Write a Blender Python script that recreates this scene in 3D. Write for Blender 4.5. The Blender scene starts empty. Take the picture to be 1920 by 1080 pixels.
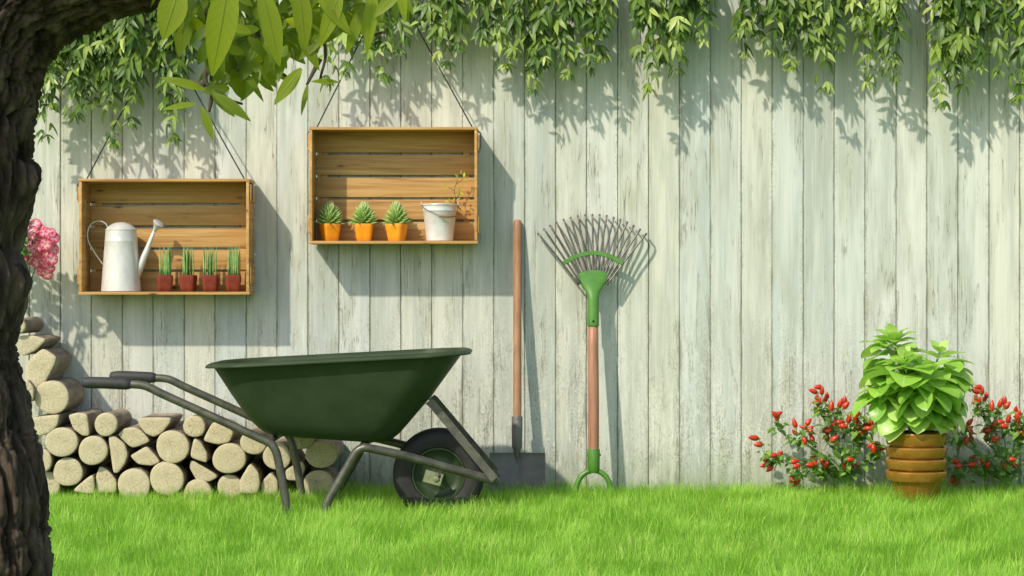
import bpy, bmesh, math, random
import numpy as np
from mathutils import Vector, Matrix, noise

random.seed(7)
rng = np.random.default_rng(11)
scene = bpy.context.scene
COL = scene.collection
PI = math.pi

# ------------------------------------------------------------------ camera frame of reference
F = 4000.0          # focal length in photo pixels (1920 wide)
D = 8.0             # distance camera -> fence
H = 0.772           # camera height

def W(px, py, d=0.0):
    """world point seen at photo pixel (px,py), d metres in front of the fence"""
    y = D - d
    return Vector(((px - 960) / F * y, y, H - (py - 540) / F * y))

# ------------------------------------------------------------------ node helpers
class NT:
    def __init__(s, name):
        s.m = bpy.data.materials.new(name); s.m.use_nodes = True
        s.t = s.m.node_tree; s.t.nodes.clear()
        s.out = s.n('ShaderNodeOutputMaterial')
    def n(s, typ, **kw):
        nd = s.t.nodes.new(typ)
        for k, v in kw.items():
            setattr(nd, k, v)
        return nd
    def l(s, a, b): s.t.links.new(a, b)
    def inp(s, sock, v):
        if hasattr(v, 'is_output') or isinstance(v, bpy.types.NodeSocket): s.l(v, sock)
        else: sock.default_value = v
    def coord(s, kind='Object'):
        return s.n('ShaderNodeTexCoord').outputs[kind]
    def mapping(s, vec, scale=(1, 1, 1), loc=(0, 0, 0)):
        m = s.n('ShaderNodeMapping'); s.l(vec, m.inputs['Vector'])
        m.inputs['Scale'].default_value = scale; m.inputs['Location'].default_value = loc
        return m.outputs['Vector']
    def noise(s, vec, scale=5, detail=4, rough=.55, dist=0):
        n = s.n('ShaderNodeTexNoise')
        if vec is not None: s.l(vec, n.inputs['Vector'])
        n.inputs['Scale'].default_value = scale; n.inputs['Detail'].default_value = detail
        n.inputs['Roughness'].default_value = rough; n.inputs['Distortion'].default_value = dist
        return n.outputs['Fac']
    def voro(s, vec, scale=5, out='Distance', feature='F1'):
        n = s.n('ShaderNodeTexVoronoi', feature=feature); s.l(vec, n.inputs['Vector'])
        n.inputs['Scale'].default_value = scale
        return n.outputs[out]
    def math(s, op, a, b=0.0, c=None, clamp=False):
        n = s.n('ShaderNodeMath', operation=op, use_clamp=clamp)
        s.inp(n.inputs[0], a); s.inp(n.inputs[1], b)
        if c is not None: s.inp(n.inputs[2], c)
        return n.outputs[0]
    def rng(s, v, a, b, c=0.0, d=1.0, smooth=False):
        n = s.n('ShaderNodeMapRange'); n.clamp = True
        if smooth: n.interpolation_type = 'SMOOTHSTEP'
        s.inp(n.inputs[0], v)
        for i, x in enumerate((a, b, c, d)): n.inputs[i + 1].default_value = x
        return n.outputs[0]
    def mix(s, fac, a, b, blend='MIX'):
        n = s.n('ShaderNodeMix', data_type='RGBA', blend_type=blend)
        s.inp(n.inputs[0], fac)
        for sock, v in ((n.inputs[6], a), (n.inputs[7], b)):
            if isinstance(v, (tuple, list)): sock.default_value = (v[0], v[1], v[2], 1)
            else: s.l(v, sock)
        return n.outputs[2]
    def ramp(s, fac, stops, interp='LINEAR'):
        n = s.n('ShaderNodeValToRGB'); s.inp(n.inputs[0], fac)
        n.color_ramp.interpolation = interp
        e = n.color_ramp.elements
        while len(e) < len(stops): e.new(.5)
        for i, (p, c) in enumerate(stops):
            e[i].position = p; e[i].color = (c[0], c[1], c[2], 1)
        return n.outputs[0]
    def bump(s, h, strength=.5, dist=.01):
        n = s.n('ShaderNodeBump'); s.l(h, n.inputs['Height'])
        n.inputs['Strength'].default_value = strength; n.inputs['Distance'].default_value = dist
        return n.outputs['Normal']
    def attr(s, name, out='Fac'):
        n = s.n('ShaderNodeAttribute'); n.attribute_name = name
        return n.outputs[out]
    def bsdf(s, color, rough=.6, metal=0.0, normal=None, spec=.5, finish=True):
        p = s.n('ShaderNodeBsdfPrincipled')
        if isinstance(color, (tuple, list)): p.inputs['Base Color'].default_value = (*color[:3], 1)
        else: s.l(color, p.inputs['Base Color'])
        s.inp(p.inputs['Roughness'], rough); s.inp(p.inputs['Metallic'], metal)
        p.inputs['Specular IOR Level'].default_value = spec
        if normal is not None: s.l(normal, p.inputs['Normal'])
        if finish: s.l(p.outputs[0], s.out.inputs[0])
        return p.outputs[0]
    def leafy(s, color, tcolor, rough=.45, trans=.35, normal=None, spec=.4):
        b = s.bsdf(color, rough, 0, normal, spec, finish=False)
        t = s.n('ShaderNodeBsdfTranslucent')
        if isinstance(tcolor, (tuple, list)): t.inputs['Color'].default_value = (*tcolor[:3], 1)
        else: s.l(tcolor, t.inputs['Color'])
        m = s.n('ShaderNodeMixShader'); m.inputs[0].default_value = trans
        s.l(b, m.inputs[1]); s.l(t.outputs[0], m.inputs[2]); s.l(m.outputs[0], s.out.inputs[0])

def sep(nt, vec):
    n = nt.n('ShaderNodeSeparateXYZ'); nt.l(vec, n.inputs[0]); return n.outputs
def comb(nt, x, y, z):
    n = nt.n('ShaderNodeCombineXYZ')
    for i, v in enumerate((x, y, z)): nt.inp(n.inputs[i], v)
    return n.outputs[0]

M = {}
SEAM0 = (113 - 960) / 500.0
BW = 58.05 / 500.0

def mat_fence():
    nt = NT('weathered_paint_boards')
    g = nt.n('ShaderNodeNewGeometry').outputs['Position']
    x, y, z = sep(nt, g)
    q = nt.math('DIVIDE', nt.math('SUBTRACT', x, SEAM0 - 40 * BW), BW)
    idx = nt.math('FLOOR', q); fr = nt.math('FRACT', q)
    wn = nt.n('ShaderNodeTexWhiteNoise', noise_dimensions='1D'); nt.l(idx, wn.inputs['W'])
    r1 = wn.outputs['Value']; rc = sep(nt, wn.outputs['Color'])
    off = nt.math('MULTIPLY', r1, 37.0)
    # long vertical streaks, different in every board
    v_long = comb(nt, nt.math('MULTIPLY', x, 22.0), off, nt.math('MULTIPLY', z, 1.1))
    streak = nt.noise(v_long, 1.0, 5, .6, .3)
    v_fine = comb(nt, nt.math('MULTIPLY', x, 150.0), off, nt.math('MULTIPLY', z, 4.0))
    fine = nt.noise(v_fine, 1.0, 5, .65)
    v_blot = comb(nt, nt.math('MULTIPLY', x, 14.0), off, nt.math('MULTIPLY', z, 3.2))
    blot = nt.noise(v_blot, 1.0, 6, .62, .5)
    base = nt.ramp(rc[1], [(0.0, (.48, .525, .49)), (.28, (.57, .585, .51)), (.52, (.60, .59, .475)), (.76, (.45, .48, .43)), (1.0, (.62, .625, .54))])
    col = nt.mix(nt.rng(streak, .46, .68, 0, .65), base, (.65, .65, .565))
    col = nt.mix(nt.rng(streak, .50, .32, 0, .55), col, (.37, .41, .37))
    v_br = comb(nt, nt.math('MULTIPLY', x, 9.0), off, nt.math('MULTIPLY', z, 1.9))
    br = nt.noise(v_br, 1.0, 4, .6, .4)
    col = nt.mix(nt.rng(br, .46, .64, 0, .55), col, (.37, .39, .31))
    col = nt.mix(nt.rng(blot, .53, .72, 0, .6), col, (.37, .365, .26))
    col = nt.mix(nt.rng(fine, .52, .74, 0, .4), col, (.33, .345, .27))
    col = nt.mix(nt.rng(fine, .46, .28, 0, .45), col, (.72, .71, .61))
    # worn through to grey wood: near seams, and towards the foot of the boards
    low = nt.rng(z, 1.05, .05, 0.0, 1.0)
    seamp = nt.math('ABSOLUTE', nt.math('SUBTRACT', fr, .5))
    seam = nt.rng(seamp, .34, .50, 0.0, 1.0)
    v_peel = comb(nt, nt.math('MULTIPLY', x, 46.0), off, nt.math('MULTIPLY', z, 5.5))
    peel = nt.noise(v_peel, 1.0, 8, .70, .25)
    v_chip = comb(nt, nt.math('MULTIPLY', x, 240.0), off, nt.math('MULTIPLY', z, 60.0))
    chip = nt.noise(v_chip, 1.0, 4, .6)
    wear = nt.math('ADD', peel, nt.math('MULTIPLY', low, .115))
    wear = nt.math('ADD', wear, nt.math('MULTIPLY', seam, .10))
    wear = nt.math('ADD', wear, nt.math('MULTIPLY', nt.math('SUBTRACT', rc[2], .5), .10))
    wear = nt.math('ADD', wear, nt.math('MULTIPLY', nt.math('SUBTRACT', chip, .5), .26))
    pm = nt.rng(wear, .655, .74)
    pm2 = nt.rng(wear, .75, .86)
    wood = nt.mix(fine, (.36, .35, .27), (.25, .25, .195))
    wood = nt.mix(pm2, wood, (.16, .155, .12))
    col = nt.mix(nt.math('MULTIPLY', pm, .72), col, wood)
    # flaked bright paint edges low down
    v_flk = comb(nt, nt.math('MULTIPLY', x, 70.0), off, nt.math('MULTIPLY', z, 14.0))
    flk = nt.noise(v_flk, 1.0, 6, .68)
    flm = nt.math('MULTIPLY', nt.rng(flk, .56, .62), nt.rng(z, .7, .15, 0, .7))
    col = nt.mix(flm, col, (.70, .69, .60))
    # crackled, flaking paint towards the foot
    v_ck = comb(nt, nt.math('MULTIPLY', x, 170.0), off, nt.math('MULTIPLY', z, 95.0))
    ck = nt.noise(v_ck, 1.0, 5, .7)
    ckz = nt.math('MULTIPLY', nt.rng(z, .85, .15, 0, 1), nt.rng(blot, .40, .58))
    ckz = nt.math('MAXIMUM', ckz, nt.math('MULTIPLY', seam, nt.rng(streak, .45, .6, 0, .8)))
    col = nt.mix(nt.math('MULTIPLY', nt.rng(ck, .53, .60), nt.math('MULTIPLY', ckz, .75)), col, (.20, .205, .155))
    col = nt.mix(nt.math('MULTIPLY', nt.rng(ck, .47, .40), nt.math('MULTIPLY', ckz, .6)), col, (.72, .71, .62))
    # ragged dark dirt along the joins
    v_sm = comb(nt, nt.math('MULTIPLY', x, 30.0), off, nt.math('MULTIPLY', z, 7.0))
    sm = nt.noise(v_sm, 1.0, 6, .7)
    sd_ = nt.math('MULTIPLY', nt.rng(nt.math('ADD', seamp, nt.math('MULTIPLY', nt.math('SUBTRACT', sm, .5), .16)), .455, .50), nt.rng(sm, .40, .60))
    col = nt.mix(nt.math('MULTIPLY', sd_, .7), col, (.23, .24, .16))
    # dark hairline cracks running with the grain
    v_crk = comb(nt, nt.math('MULTIPLY', x, 55.0), off, nt.math('MULTIPLY', z, 2.2))
    crk = nt.math('ABSOLUTE', nt.math('SUBTRACT', nt.noise(v_crk, 1.0, 3, .5), .5))
    crm = nt.math('MULTIPLY', nt.rng(crk, .011, .002), nt.rng(blot, .52, .60))
    col = nt.mix(nt.math('MULTIPLY', crm, .75), col, (.14, .14, .11))
    # darker, greener and blotchy towards the foot of the boards
    foot_tint = nt.math('MULTIPLY', nt.rng(z, .20, .02), nt.rng(blot, .35, .6, .3, .8))
    col = nt.mix(foot_tint, col, (.22, .25, .15))
    h = nt.math('SUBTRACT', nt.math('MULTIPLY', fine, .25), nt.math('MULTIPLY', pm, .6))
    h = nt.math('SUBTRACT', h, crm)
    nt.bsdf(col, .72, 0, nt.bump(h, .55, .0015), .3)
    return nt.m

def mat_pine(name, axis):
    nt = NT(name)
    g = nt.n('ShaderNodeNewGeometry').outputs['Position']
    p = list(sep(nt, g))
    sc = [70.0, 70.0, 70.0]; sc[axis] = 2.6
    v = comb(nt, *[nt.math('MULTIPLY', p[i], sc[i]) for i in range(3)])
    grain = nt.noise(v, 1.0, 4, .6, .7)
    sc2 = [16.0, 16.0, 16.0]; sc2[axis] = 1.2
    v2 = comb(nt, *[nt.math('MULTIPLY', p[i], sc2[i]) for i in range(3)])
    broad = nt.noise(v2, 1.0, 3, .5)
    sc3 = [24.0, 24.0, 24.0]; sc3[axis] = 7.5
    v3 = comb(nt, *[nt.math('MULTIPLY', p[i], sc3[i]) for i in range(3)])
    kn = nt.voro(v3, 1.0)
    col = nt.ramp(grain, [(.25, (.24, .112, .032)), (.42, (.42, .228, .072)), (.60, (.575, .345, .122)), (.78, (.66, .43, .18))])
    col = nt.mix(nt.rng(broad, .38, .62, 0, .65), col, (.44, .235, .065))
    col = nt.mix(nt.rng(kn, .20, .11), col, (.36, .18, .06))
    col = nt.mix(nt.rng(kn, .11, .06), col, (.13, .06, .025))
    h = nt.math('SUBTRACT', grain, nt.rng(kn, .2, .05))
    nt.bsdf(col, .55, 0, nt.bump(h, .3, .0012), .35)
    return nt.m

def mat_noise(name, c0, c1, scale=20, rough=.5, metal=0., bump=.15, bdist=.002, detail=4, lo=.35, hi=.65, spec=.5, stretch=(1, 1, 1), spots=None, kind='Object'):
    nt = NT(name)
    v = nt.mapping(nt.coord(kind), stretch)
    n = nt.noise(v, scale, detail, .6)
    col = nt.mix(nt.rng(n, lo, hi), c0, c1)
    if spots:
        sc, thr, cs = spots
        n2 = nt.noise(v, sc, 6, .7)
        col = nt.mix(nt.rng(n2, thr, thr + .06, 0, .85), col, cs)
    r = nt.rng(n, .3, .7, max(0, rough - .08), min(1, rough + .08))
    nf = nt.noise(v, scale * 4, 4, .6)
    nt.bsdf(col, r, metal, nt.bump(nf, bump, bdist), spec)
    return nt.m

def mat_leaf(name, stops, tcol, trans=.35, vein=(.3, .4, .1), veinw=.05, rough=.42, spec=.4, sideveins=True, bump=.3):
    """tint attribute picks the colour; UV (u across -1..1, v along) carries the veins"""
    nt = NT(name)
    t = nt.attr('tint')
    v = nt.coord('Object')
    n = nt.noise(v, 60, 3, .5)
    f = nt.math('ADD', t, nt.math('MULTIPLY', nt.math('SUBTRACT', n, .5), .25))
    col = nt.ramp(f, stops)
    uv = sep(nt, nt.coord('UV'))
    au = nt.math('ABSOLUTE', nt.math('SUBTRACT', nt.math('MULTIPLY', uv[0], 2.0), 1.0))
    mid = nt.rng(au, veinw * 2, veinw * .6)
    hv = mid
    if sideveins:
        sv = nt.math('ABSOLUTE', nt.math('SINE', nt.math('MULTIPLY', nt.math('SUBTRACT', uv[1], nt.math('MULTIPLY', au, .18)), 28.0)))
        svm = nt.math('MULTIPLY', nt.rng(sv, .22, .05), .45)
        hv = nt.math('MAXIMUM', mid, svm)
    col = nt.mix(nt.math('MULTIPLY', hv, .6), col, vein)
    tc = nt.mix(.5, col, tcol)
    nt.leafy(col, tc, rough, trans, nt.bump(hv, bump, .002), spec)
    return nt.m

def mat_log_end():
    nt = NT('sawn_log_end')
    v = nt.coord('Object')
    oi = nt.n('ShaderNodeObjectInfo').outputs['Random']
    s = sep(nt, v)
    r = nt.math('SQRT', nt.math('ADD', nt.math('MULTIPLY', s[0], s[0]), nt.math('MULTIPLY', s[2], s[2])))
    rings = nt.math('SINE', nt.math('MULTIPLY', nt.math('ADD', r, nt.math('MULTIPLY', nt.noise(v, 30, 3), .014)), 520.0))
    por = nt.noise(v, 150, 4, .7)
    big = nt.noise(v, 22, 4, .6)
    col = nt.mix(nt.rng(big, .3, .7), (.47, .405, .25), (.60, .53, .36))
    col = nt.mix(nt.math('MULTIPLY', nt.rng(rings, .2, 1), .30), col, (.42, .33, .18))
    pm = nt.math('MULTIPLY', nt.rng(por, .53, .60), nt.rng(big, .36, .52, .3, 1))
    col = nt.mix(nt.math('MULTIPLY', pm, .45), col, (.19, .15, .09))
    ang = nt.math('ARCTAN2', s[2], s[0])
    cn = nt.noise(comb(nt, nt.math('MULTIPLY', ang, 1.6), nt.math('MULTIPLY', oi, 40.0), nt.math('MULTIPLY', r, 12.0)), 1.0, 3, .5)
    ck = nt.math('MULTIPLY', nt.rng(nt.math('ABSOLUTE', nt.math('SUBTRACT', cn, .5)), .016, .005), nt.rng(r, .045, .012))
    col = nt.mix(nt.math('MULTIPLY', ck, .75), col, (.10, .08, .05))
    col = nt.mix(nt.math('MULTIPLY', oi, .28), col, (.46, .40, .27))
    nt.bsdf(col, .8, 0, nt.bump(por, .35, .0015), .2)
    return nt.m

def mat_trunk():
    nt = NT('rugged_bark')
    v = nt.coord('Object')
    v1 = nt.mapping(v, (1, 1, .32))
    n1 = nt.noise(v1, 34, 8, .68, .8)
    n2 = nt.noise(v1, 90, 5, .6)
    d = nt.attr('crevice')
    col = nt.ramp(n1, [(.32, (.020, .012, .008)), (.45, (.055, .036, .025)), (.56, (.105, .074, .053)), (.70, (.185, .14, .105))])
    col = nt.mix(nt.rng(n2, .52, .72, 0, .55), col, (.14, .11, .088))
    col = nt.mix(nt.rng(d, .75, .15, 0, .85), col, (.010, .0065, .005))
    h = nt.math('ADD', n1, nt.math('MULTIPLY', n2, .35))
    nt.bsdf(col, .88, 0, nt.bump(h, .9, .006), .15)
    return nt.m

def mat_petal():
    nt = NT('pink_petal')
    uv = sep(nt, nt.coord('UV'))
    au = nt.math('ABSOLUTE', nt.math('SUBTRACT', nt.math('MULTIPLY', uv[0], 2.0), 1.0))
    n = nt.noise(nt.coord('Object'), 120, 3)
    e = nt.math('MAXIMUM', nt.math('POWER', au, 1.6), nt.math('POWER', uv[1], 2.2))
    e = nt.math('ADD', e, nt.math('MULTIPLY', nt.math('SUBTRACT', n, .5), .5))
    col = nt.ramp(e, [(.04, (.75, .35, .15)), (.12, (.84, .56, .58)), (.42, (.78, .25, .34)), (.8, (.52, .022, .085))])
    nt.leafy(col, (.9, .4, .5), .5, .3)
    return nt.m

M['fence'] = mat_fence()
M['pine_x'] = mat_pine('pine_board_lengthwise', 0)
M['pine_y'] = mat_pine('pine_board_sideways', 1)
M['pine_z'] = mat_pine('pine_board_upright', 2)
M['cord'] = mat_noise('black_cord', (.012, .012, .012), (.03, .03, .028), 200, .75)
M['galv'] = mat_noise('galvanised_metal', (.60, .585, .53), (.71, .695, .64), 35, .36, .22, .06, .001, stretch=(1, 1, .5), spots=(60, .66, (.5, .48, .42)))
M['pail'] = mat_noise('pale_enamel', (.66, .65, .62), (.80, .79, .77), 30, .38, .25, .06, .001, spots=(50, .66, (.5, .48, .44)))
M['rose'] = mat_noise('spout_rose', (.30, .30, .29), (.72, .72, .70), 500, .45, .3, lo=.45, hi=.5)
M['red_clay'] = mat_noise('red_clay', (.155, .026, .013), (.205, .042, .021), 60, .7, 0, .2, .001, spec=.2)
M['orange'] = mat_noise('orange_glaze', (.80, .27, .010), (.88, .33, .015), 25, .28, 0, .03)
M['soil'] = mat_noise('potting_soil', (.02, .014, .01), (.06, .04, .028), 180, .95, 0, .8, .004)
M['grip_wood'] = mat_noise('worn_grip_wood', (.16, .09, .045), (.28, .17, .09), 60, .6, stretch=(.2, 1, 1))
M['ash'] = mat_noise('ash_handle', (.27, .125, .055), (.40, .21, .105), 55, .5, 0, .2, .001, detail=6, stretch=(1, 1, .06), spots=(30, .64, (.20, .09, .04)))
M['rosewood'] = mat_noise('smooth_handle', (.29, .125, .065), (.40, .195, .11), 50, .45, 0, .12, .001, detail=5, stretch=(1, 1, .05))
M['rake_green'] = mat_noise('rake_green_paint', (.058, .185, .018), (.085, .235, .026), 30, .38, 0, .1, .001, spots=(70, .64, (.17, .17, .05)))
M['tine'] = mat_noise('tine_steel', (.12, .11, .095), (.21, .185, .155), 40, .42, .6, .15, .001, spots=(80, .62, (.20, .12, .07)))
M['shovel'] = mat_noise('shovel_steel', (.125, .117, .103), (.185, .175, .155), 14, .5, .2, .12, .001, detail=6, spots=(60, .66, (.15, .11, .08)))
M['tub'] = mat_noise('barrow_green_paint', (.027, .045, .020), (.038, .058, .026), 9, .5, 0, .08, .001, detail=7, spec=.2, spots=(45, .70, (.07, .065, .035)))
M['hub'] = mat_noise('hub_green_paint', (.022, .040, .014), (.034, .056, .020), 25, .45, 0, .1, .001, spots=(50, .66, (.09, .08, .05)))
M['frame'] = mat_noise('frame_paint', (.070, .070, .052), (.125, .120, .088), 30, .40, .35, .1, .001, detail=6, spots=(55, .60, (.19, .155, .11)))
M['rubber'] = mat_noise('grey_rubber', (.022, .022, .022), (.038, .038, .036), 60, .65, 0, .15, .001)
M['tyre'] = mat_noise('tyre_rubber', (.012, .0115, .011), (.026, .024, .021), 40, .7, 0, .2, .001)
M['plate'] = mat_noise('axle_plate', (.17, .20, .10), (.27, .29, .17), 60, .5, .1, .1, .001)
M['copper'] = mat_noise('bronze_glazed_clay', (.33, .155, .022), (.42, .21, .042), 18, .24, .45, .06, .001, detail=6, spots=(40, .66, (.25, .10, .02)))
M['bark_log'] = mat_noise('log_bark', (.16, .12, .08), (.38, .31, .22), 28, .85, 0, .7, .004, detail=7, stretch=(1, .25, 1))
M['log_end'] = mat_log_end()
M['trunk'] = mat_trunk()
M['petal'] = mat_petal()
M['twig'] = mat_noise('vine_stem', (.07, .10, .03), (.13, .15, .06), 60, .7)
M['brown_twig'] = mat_noise('brown_twig', (.05, .035, .025), (.10, .07, .05), 60, .8)
M['green_stem'] = mat_noise('green_stem', (.09, .20, .03), (.15, .30, .06), 60, .55)
M['shoot'] = mat_noise('banded_shoot', (.08, .22, .035), (.30, .46, .15), 60, .45, stretch=(1.5, 1.5, .45), lo=.35, hi=.65)
M['pepper'] = mat_noise('red_pepper', (.47, .022, .008), (.58, .055, .014), 22, .28, 0, .03, .001)
M['calyx'] = mat_noise('pepper_calyx', (.16, .30, .05), (.24, .38, .08), 80, .5)
M['ground'] = mat_noise('lawn_soil', (.10, .22, .025), (.16, .30, .04), 9, .95, 0, .4, .01)
M['vine'] = mat_leaf('vine_leaf', [(0, (.030, .075, .007)), (.4, (.068, .135, .011)), (.75, (.18, .275, .032)), (1, (.42, .51, .13))], (.30, .44, .04), .22, (.36, .50, .15), .05, sideveins=False)
M['tree_leaf'] = mat_leaf('tree_leaf', [(0, (.05, .105, .006)), (.5, (.15, .205, .008)), (1, (.29, .35, .012))], (.68, .74, .02), .5, (.09, .15, .008), .045)
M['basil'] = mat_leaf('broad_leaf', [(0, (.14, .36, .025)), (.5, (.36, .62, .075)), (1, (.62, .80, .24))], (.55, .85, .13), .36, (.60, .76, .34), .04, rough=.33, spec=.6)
M['pep_leaf'] = mat_leaf('pepper_leaf', [(0, (.045, .12, .014)), (.5, (.12, .26, .03)), (1, (.27, .45, .08))], (.30, .50, .06), .3, (.2, .35, .1), .05, sideveins=False)
M['succulent'] = mat_leaf('succulent_leaf', [(0, (.16, .30, .04)), (.5, (.36, .52, .13)), (1, (.60, .70, .32))], (.35, .55, .10), .18, (.2, .4, .1), .02, sideveins=False, bump=.05)
M['seed_leaf'] = mat_leaf('seedling_leaf', [(0, (.25, .42, .02)), (1, (.50, .62, .03))], (.7, .8, .05), .4, (.4, .5, .1), .05, sideveins=False)
def mat_grass():
    nt = NT('grass_blade')
    t = nt.attr('tint')
    g = nt.n('ShaderNodeNewGeometry').outputs['Position']
    n = nt.noise(g, 4.5, 5, .65)
    f = nt.math('ADD', t, nt.math('MULTIPLY', nt.math('SUBTRACT', n, .5), 1.0))
    col = nt.ramp(f, [(0, (.12, .30, .018)), (.40, (.265, .53, .046)), (.75, (.42, .66, .085)), (1, (.60, .68, .20))])
    nt.leafy(col, nt.mix(.5, col, (.52, .90, .08)), .5, .42, None, .3)
    return nt.m
M['grass'] = mat_grass()

# ------------------------------------------------------------------ object helpers
ABS = {}
def tag(o, label=None, cat=None, group=None, kind=None):
    if label: o['label'] = label
    if cat: o['category'] = cat
    if group: o['group'] = group
    if kind: o['kind'] = kind
    return o

def thing(name, loc, label, cat, group=None):
    o = bpy.data.objects.new(name, None); COL.objects.link(o)
    o.empty_display_size = .05
    o.location = loc; ABS[o.name] = Vector(loc)
    return tag(o, label, cat, group)

class MB:
    """collects geometry in world coordinates; build() links it as ONE mesh object"""
    def __init__(s): s.v = []; s.f = []; s.uv = []; s.t = []; s.cr = []
    def add(s, vs, fs, uvs=None, tint=.5):
        o = len(s.v)
        s.v += [tuple(p) for p in vs]
        s.f += [tuple(i + o for i in f) for f in fs]
        s.uv += list(uvs) if uvs else [(0., 0.)] * len(vs)
        s.t += [tint] * len(vs)
        return s
    def build(s, name, m, parent=None, smooth=True, auto=None):
        org = ABS[parent.name] if parent else Vector((0, 0, 0))
        me = bpy.data.meshes.new(name)
        me.from_pydata([(x - org[0], y - org[1], z - org[2]) for x, y, z in s.v], [], s.f)
        uvl = me.uv_layers.new(name='UVMap')
        li = np.zeros(len(me.loops), dtype=np.int32); me.loops.foreach_get('vertex_index', li)
        uvl.data.foreach_set('uv', np.array(s.uv, dtype=np.float32)[li].ravel())
        a = me.attributes.new('tint', 'FLOAT', 'POINT'); a.data.foreach_set('value', np.array(s.t, dtype=np.float32))
        if s.cr:
            a = me.attributes.new('crevice', 'FLOAT', 'POINT'); a.data.foreach_set('value', np.array(s.cr, dtype=np.float32))
        me.materials.append(m)
        if smooth: me.polygons.foreach_set('use_smooth', [True] * len(me.polygons))
        if auto: 
            try: me.set_sharp_from_angle(angle=math.radians(auto))
            except Exception: pass
        o = bpy.data.objects.new(name, me); COL.objects.link(o)
        if parent: o.parent = parent; ABS[o.name] = org
        return o

def catmull(pts, n=6):
    P = [Vector(p) for p in pts]
    P = [P[0] * 2 - P[1]] + P + [P[-1] * 2 - P[-2]]
    out = []
    for i in range(1, len(P) - 2):
        a, b, c, d = P[i - 1:i + 3]
        for k in range(n):
            t = k / n
            out.append(.5 * (2 * b + (c - a) * t + (2 * a - 5 * b + 4 * c - d) * t * t + (3 * b - a - 3 * c + d) * t ** 3))
    out.append(P[-2]); return out
def lin(vals, n=6):
    out = []
    for i in range(len(vals) - 1):
        for k in range(n): out.append(vals[i] + (vals[i + 1] - vals[i]) * k / n)
    out.append(vals[-1]); return out

def frames(pts, up=None):
    fr = []; n = len(pts); prev = None
    for i in range(n):
        t = (pts[min(i + 1, n - 1)] - pts[max(i - 1, 0)]).normalized()
        if prev is None:
            a = up or (Vector((0, 1, 0)) if abs(t.y) < .8 else Vector((1, 0, 0)))
            u = (a - t * a.dot(t)).normalized()
        else: u = (prev - t * prev.dot(t)).normalized()
        prev = u; fr.append((t, u, t.cross(u)))
    return fr

def tube(mb, pts, r, seg=8, cap=True, ry=None, tint=.5, round_end=False):
    pts = [Vector(p) for p in pts]
    rs = list(r) if isinstance(r, (list, tuple)) else [r] * len(pts)
    if round_end:
        r0, r1 = rs[0], rs[-1]
        t0 = (pts[0] - pts[1]).normalized(); t1 = (pts[-1] - pts[-2]).normalized()
        pts = [pts[0] + t0 * r0 * .8, pts[0] + t0 * r0 * .6] + pts + [pts[-1] + t1 * r1 * .6, pts[-1] + t1 * r1 * .8]
        rs = [r0 * .45, r0 * .82] + rs + [r1 * .82, r1 * .45]
    ratio = ry or 1.0
    vs = []; fs = []; uvs = []
    for i, (p, (t, u, w)) in enumerate(zip(pts, frames(pts))):
        for k in range(seg):
            a = 2 * PI * k / seg
            vs.append(p + u * math.cos(a) * rs[i] + w * math.sin(a) * rs[i] * ratio); uvs.append((k / seg, i / max(1, len(pts) - 1)))
    for i in range(len(pts) - 1):
        for k in range(seg):
            a = i * seg + k; b = i * seg + (k + 1) % seg
            fs.append((a, b, b + seg, a + seg))
    if cap:
        fs.append(tuple(range(seg))[::-1]); fs.append(tuple((len(pts) - 1) * seg + k for k in range(seg)))
    mb.add(vs, fs, uvs, tint)

def lathe(mb, prof, c, seg=40, axis=None, sq=None, rot=0., cap=True):
    """prof: (r, h); axis default up. sq: superellipse power for square pots"""
    ax = Vector(axis).normalized() if axis else Vector((0, 0, 1))
    a = Vector((1, 0, 0)) if abs(ax.x) < .8 else Vector((0, 1, 0))
    u = (a - ax * a.dot(ax)).normalized(); w = ax.cross(u)
    vs = []; fs = []
    for r, h in prof:
        for k in range(seg):
            t = 2 * PI * k / seg
            co, si = math.cos(t), math.sin(t)
            R = r
            if sq: R = r / ((abs(co) ** sq + abs(si) ** sq) ** (1 / sq))
            tt = t + rot
            vs.append(Vector(c) + u * math.cos(tt) * R + w * math.sin(tt) * R + ax * h)
    n = len(prof)
    for i in range(n - 1):
        for k in range(seg):
            p = i * seg + k; q = i * seg + (k + 1) % seg
            fs.append((p, q, q + seg, p + seg))
    if cap:
        if prof[0][0] > 1e-5: fs.append(tuple(range(seg))[::-1])
        if prof[-1][0] > 1e-5: fs.append(tuple((n - 1) * seg + k for k in range(seg)))
    mb.add(vs, fs)

def box(mb, lo, hi, bev=.0015, jitter=0.):
    x0, y0, z0 = lo; x1, y1, z1 = hi
    bm = bmesh.new(); bmesh.ops.create_cube(bm, size=1)
    for v in bm.verts:
        v.co = Vector(((x0 + x1) / 2 + v.co.x * (x1 - x0), (y0 + y1) / 2 + v.co.y * (y1 - y0), (z0 + z1) / 2 + v.co.z * (z1 - z0)))
    if bev: bmesh.ops.bevel(bm, geom=bm.edges[:], offset=bev, segments=2, affect='EDGES', profile=.6)
    bm.verts.index_update()
    mb.add([v.co.copy() for v in bm.verts], [[v.index for v in f.verts] for f in bm.faces]); bm.free()

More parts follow.
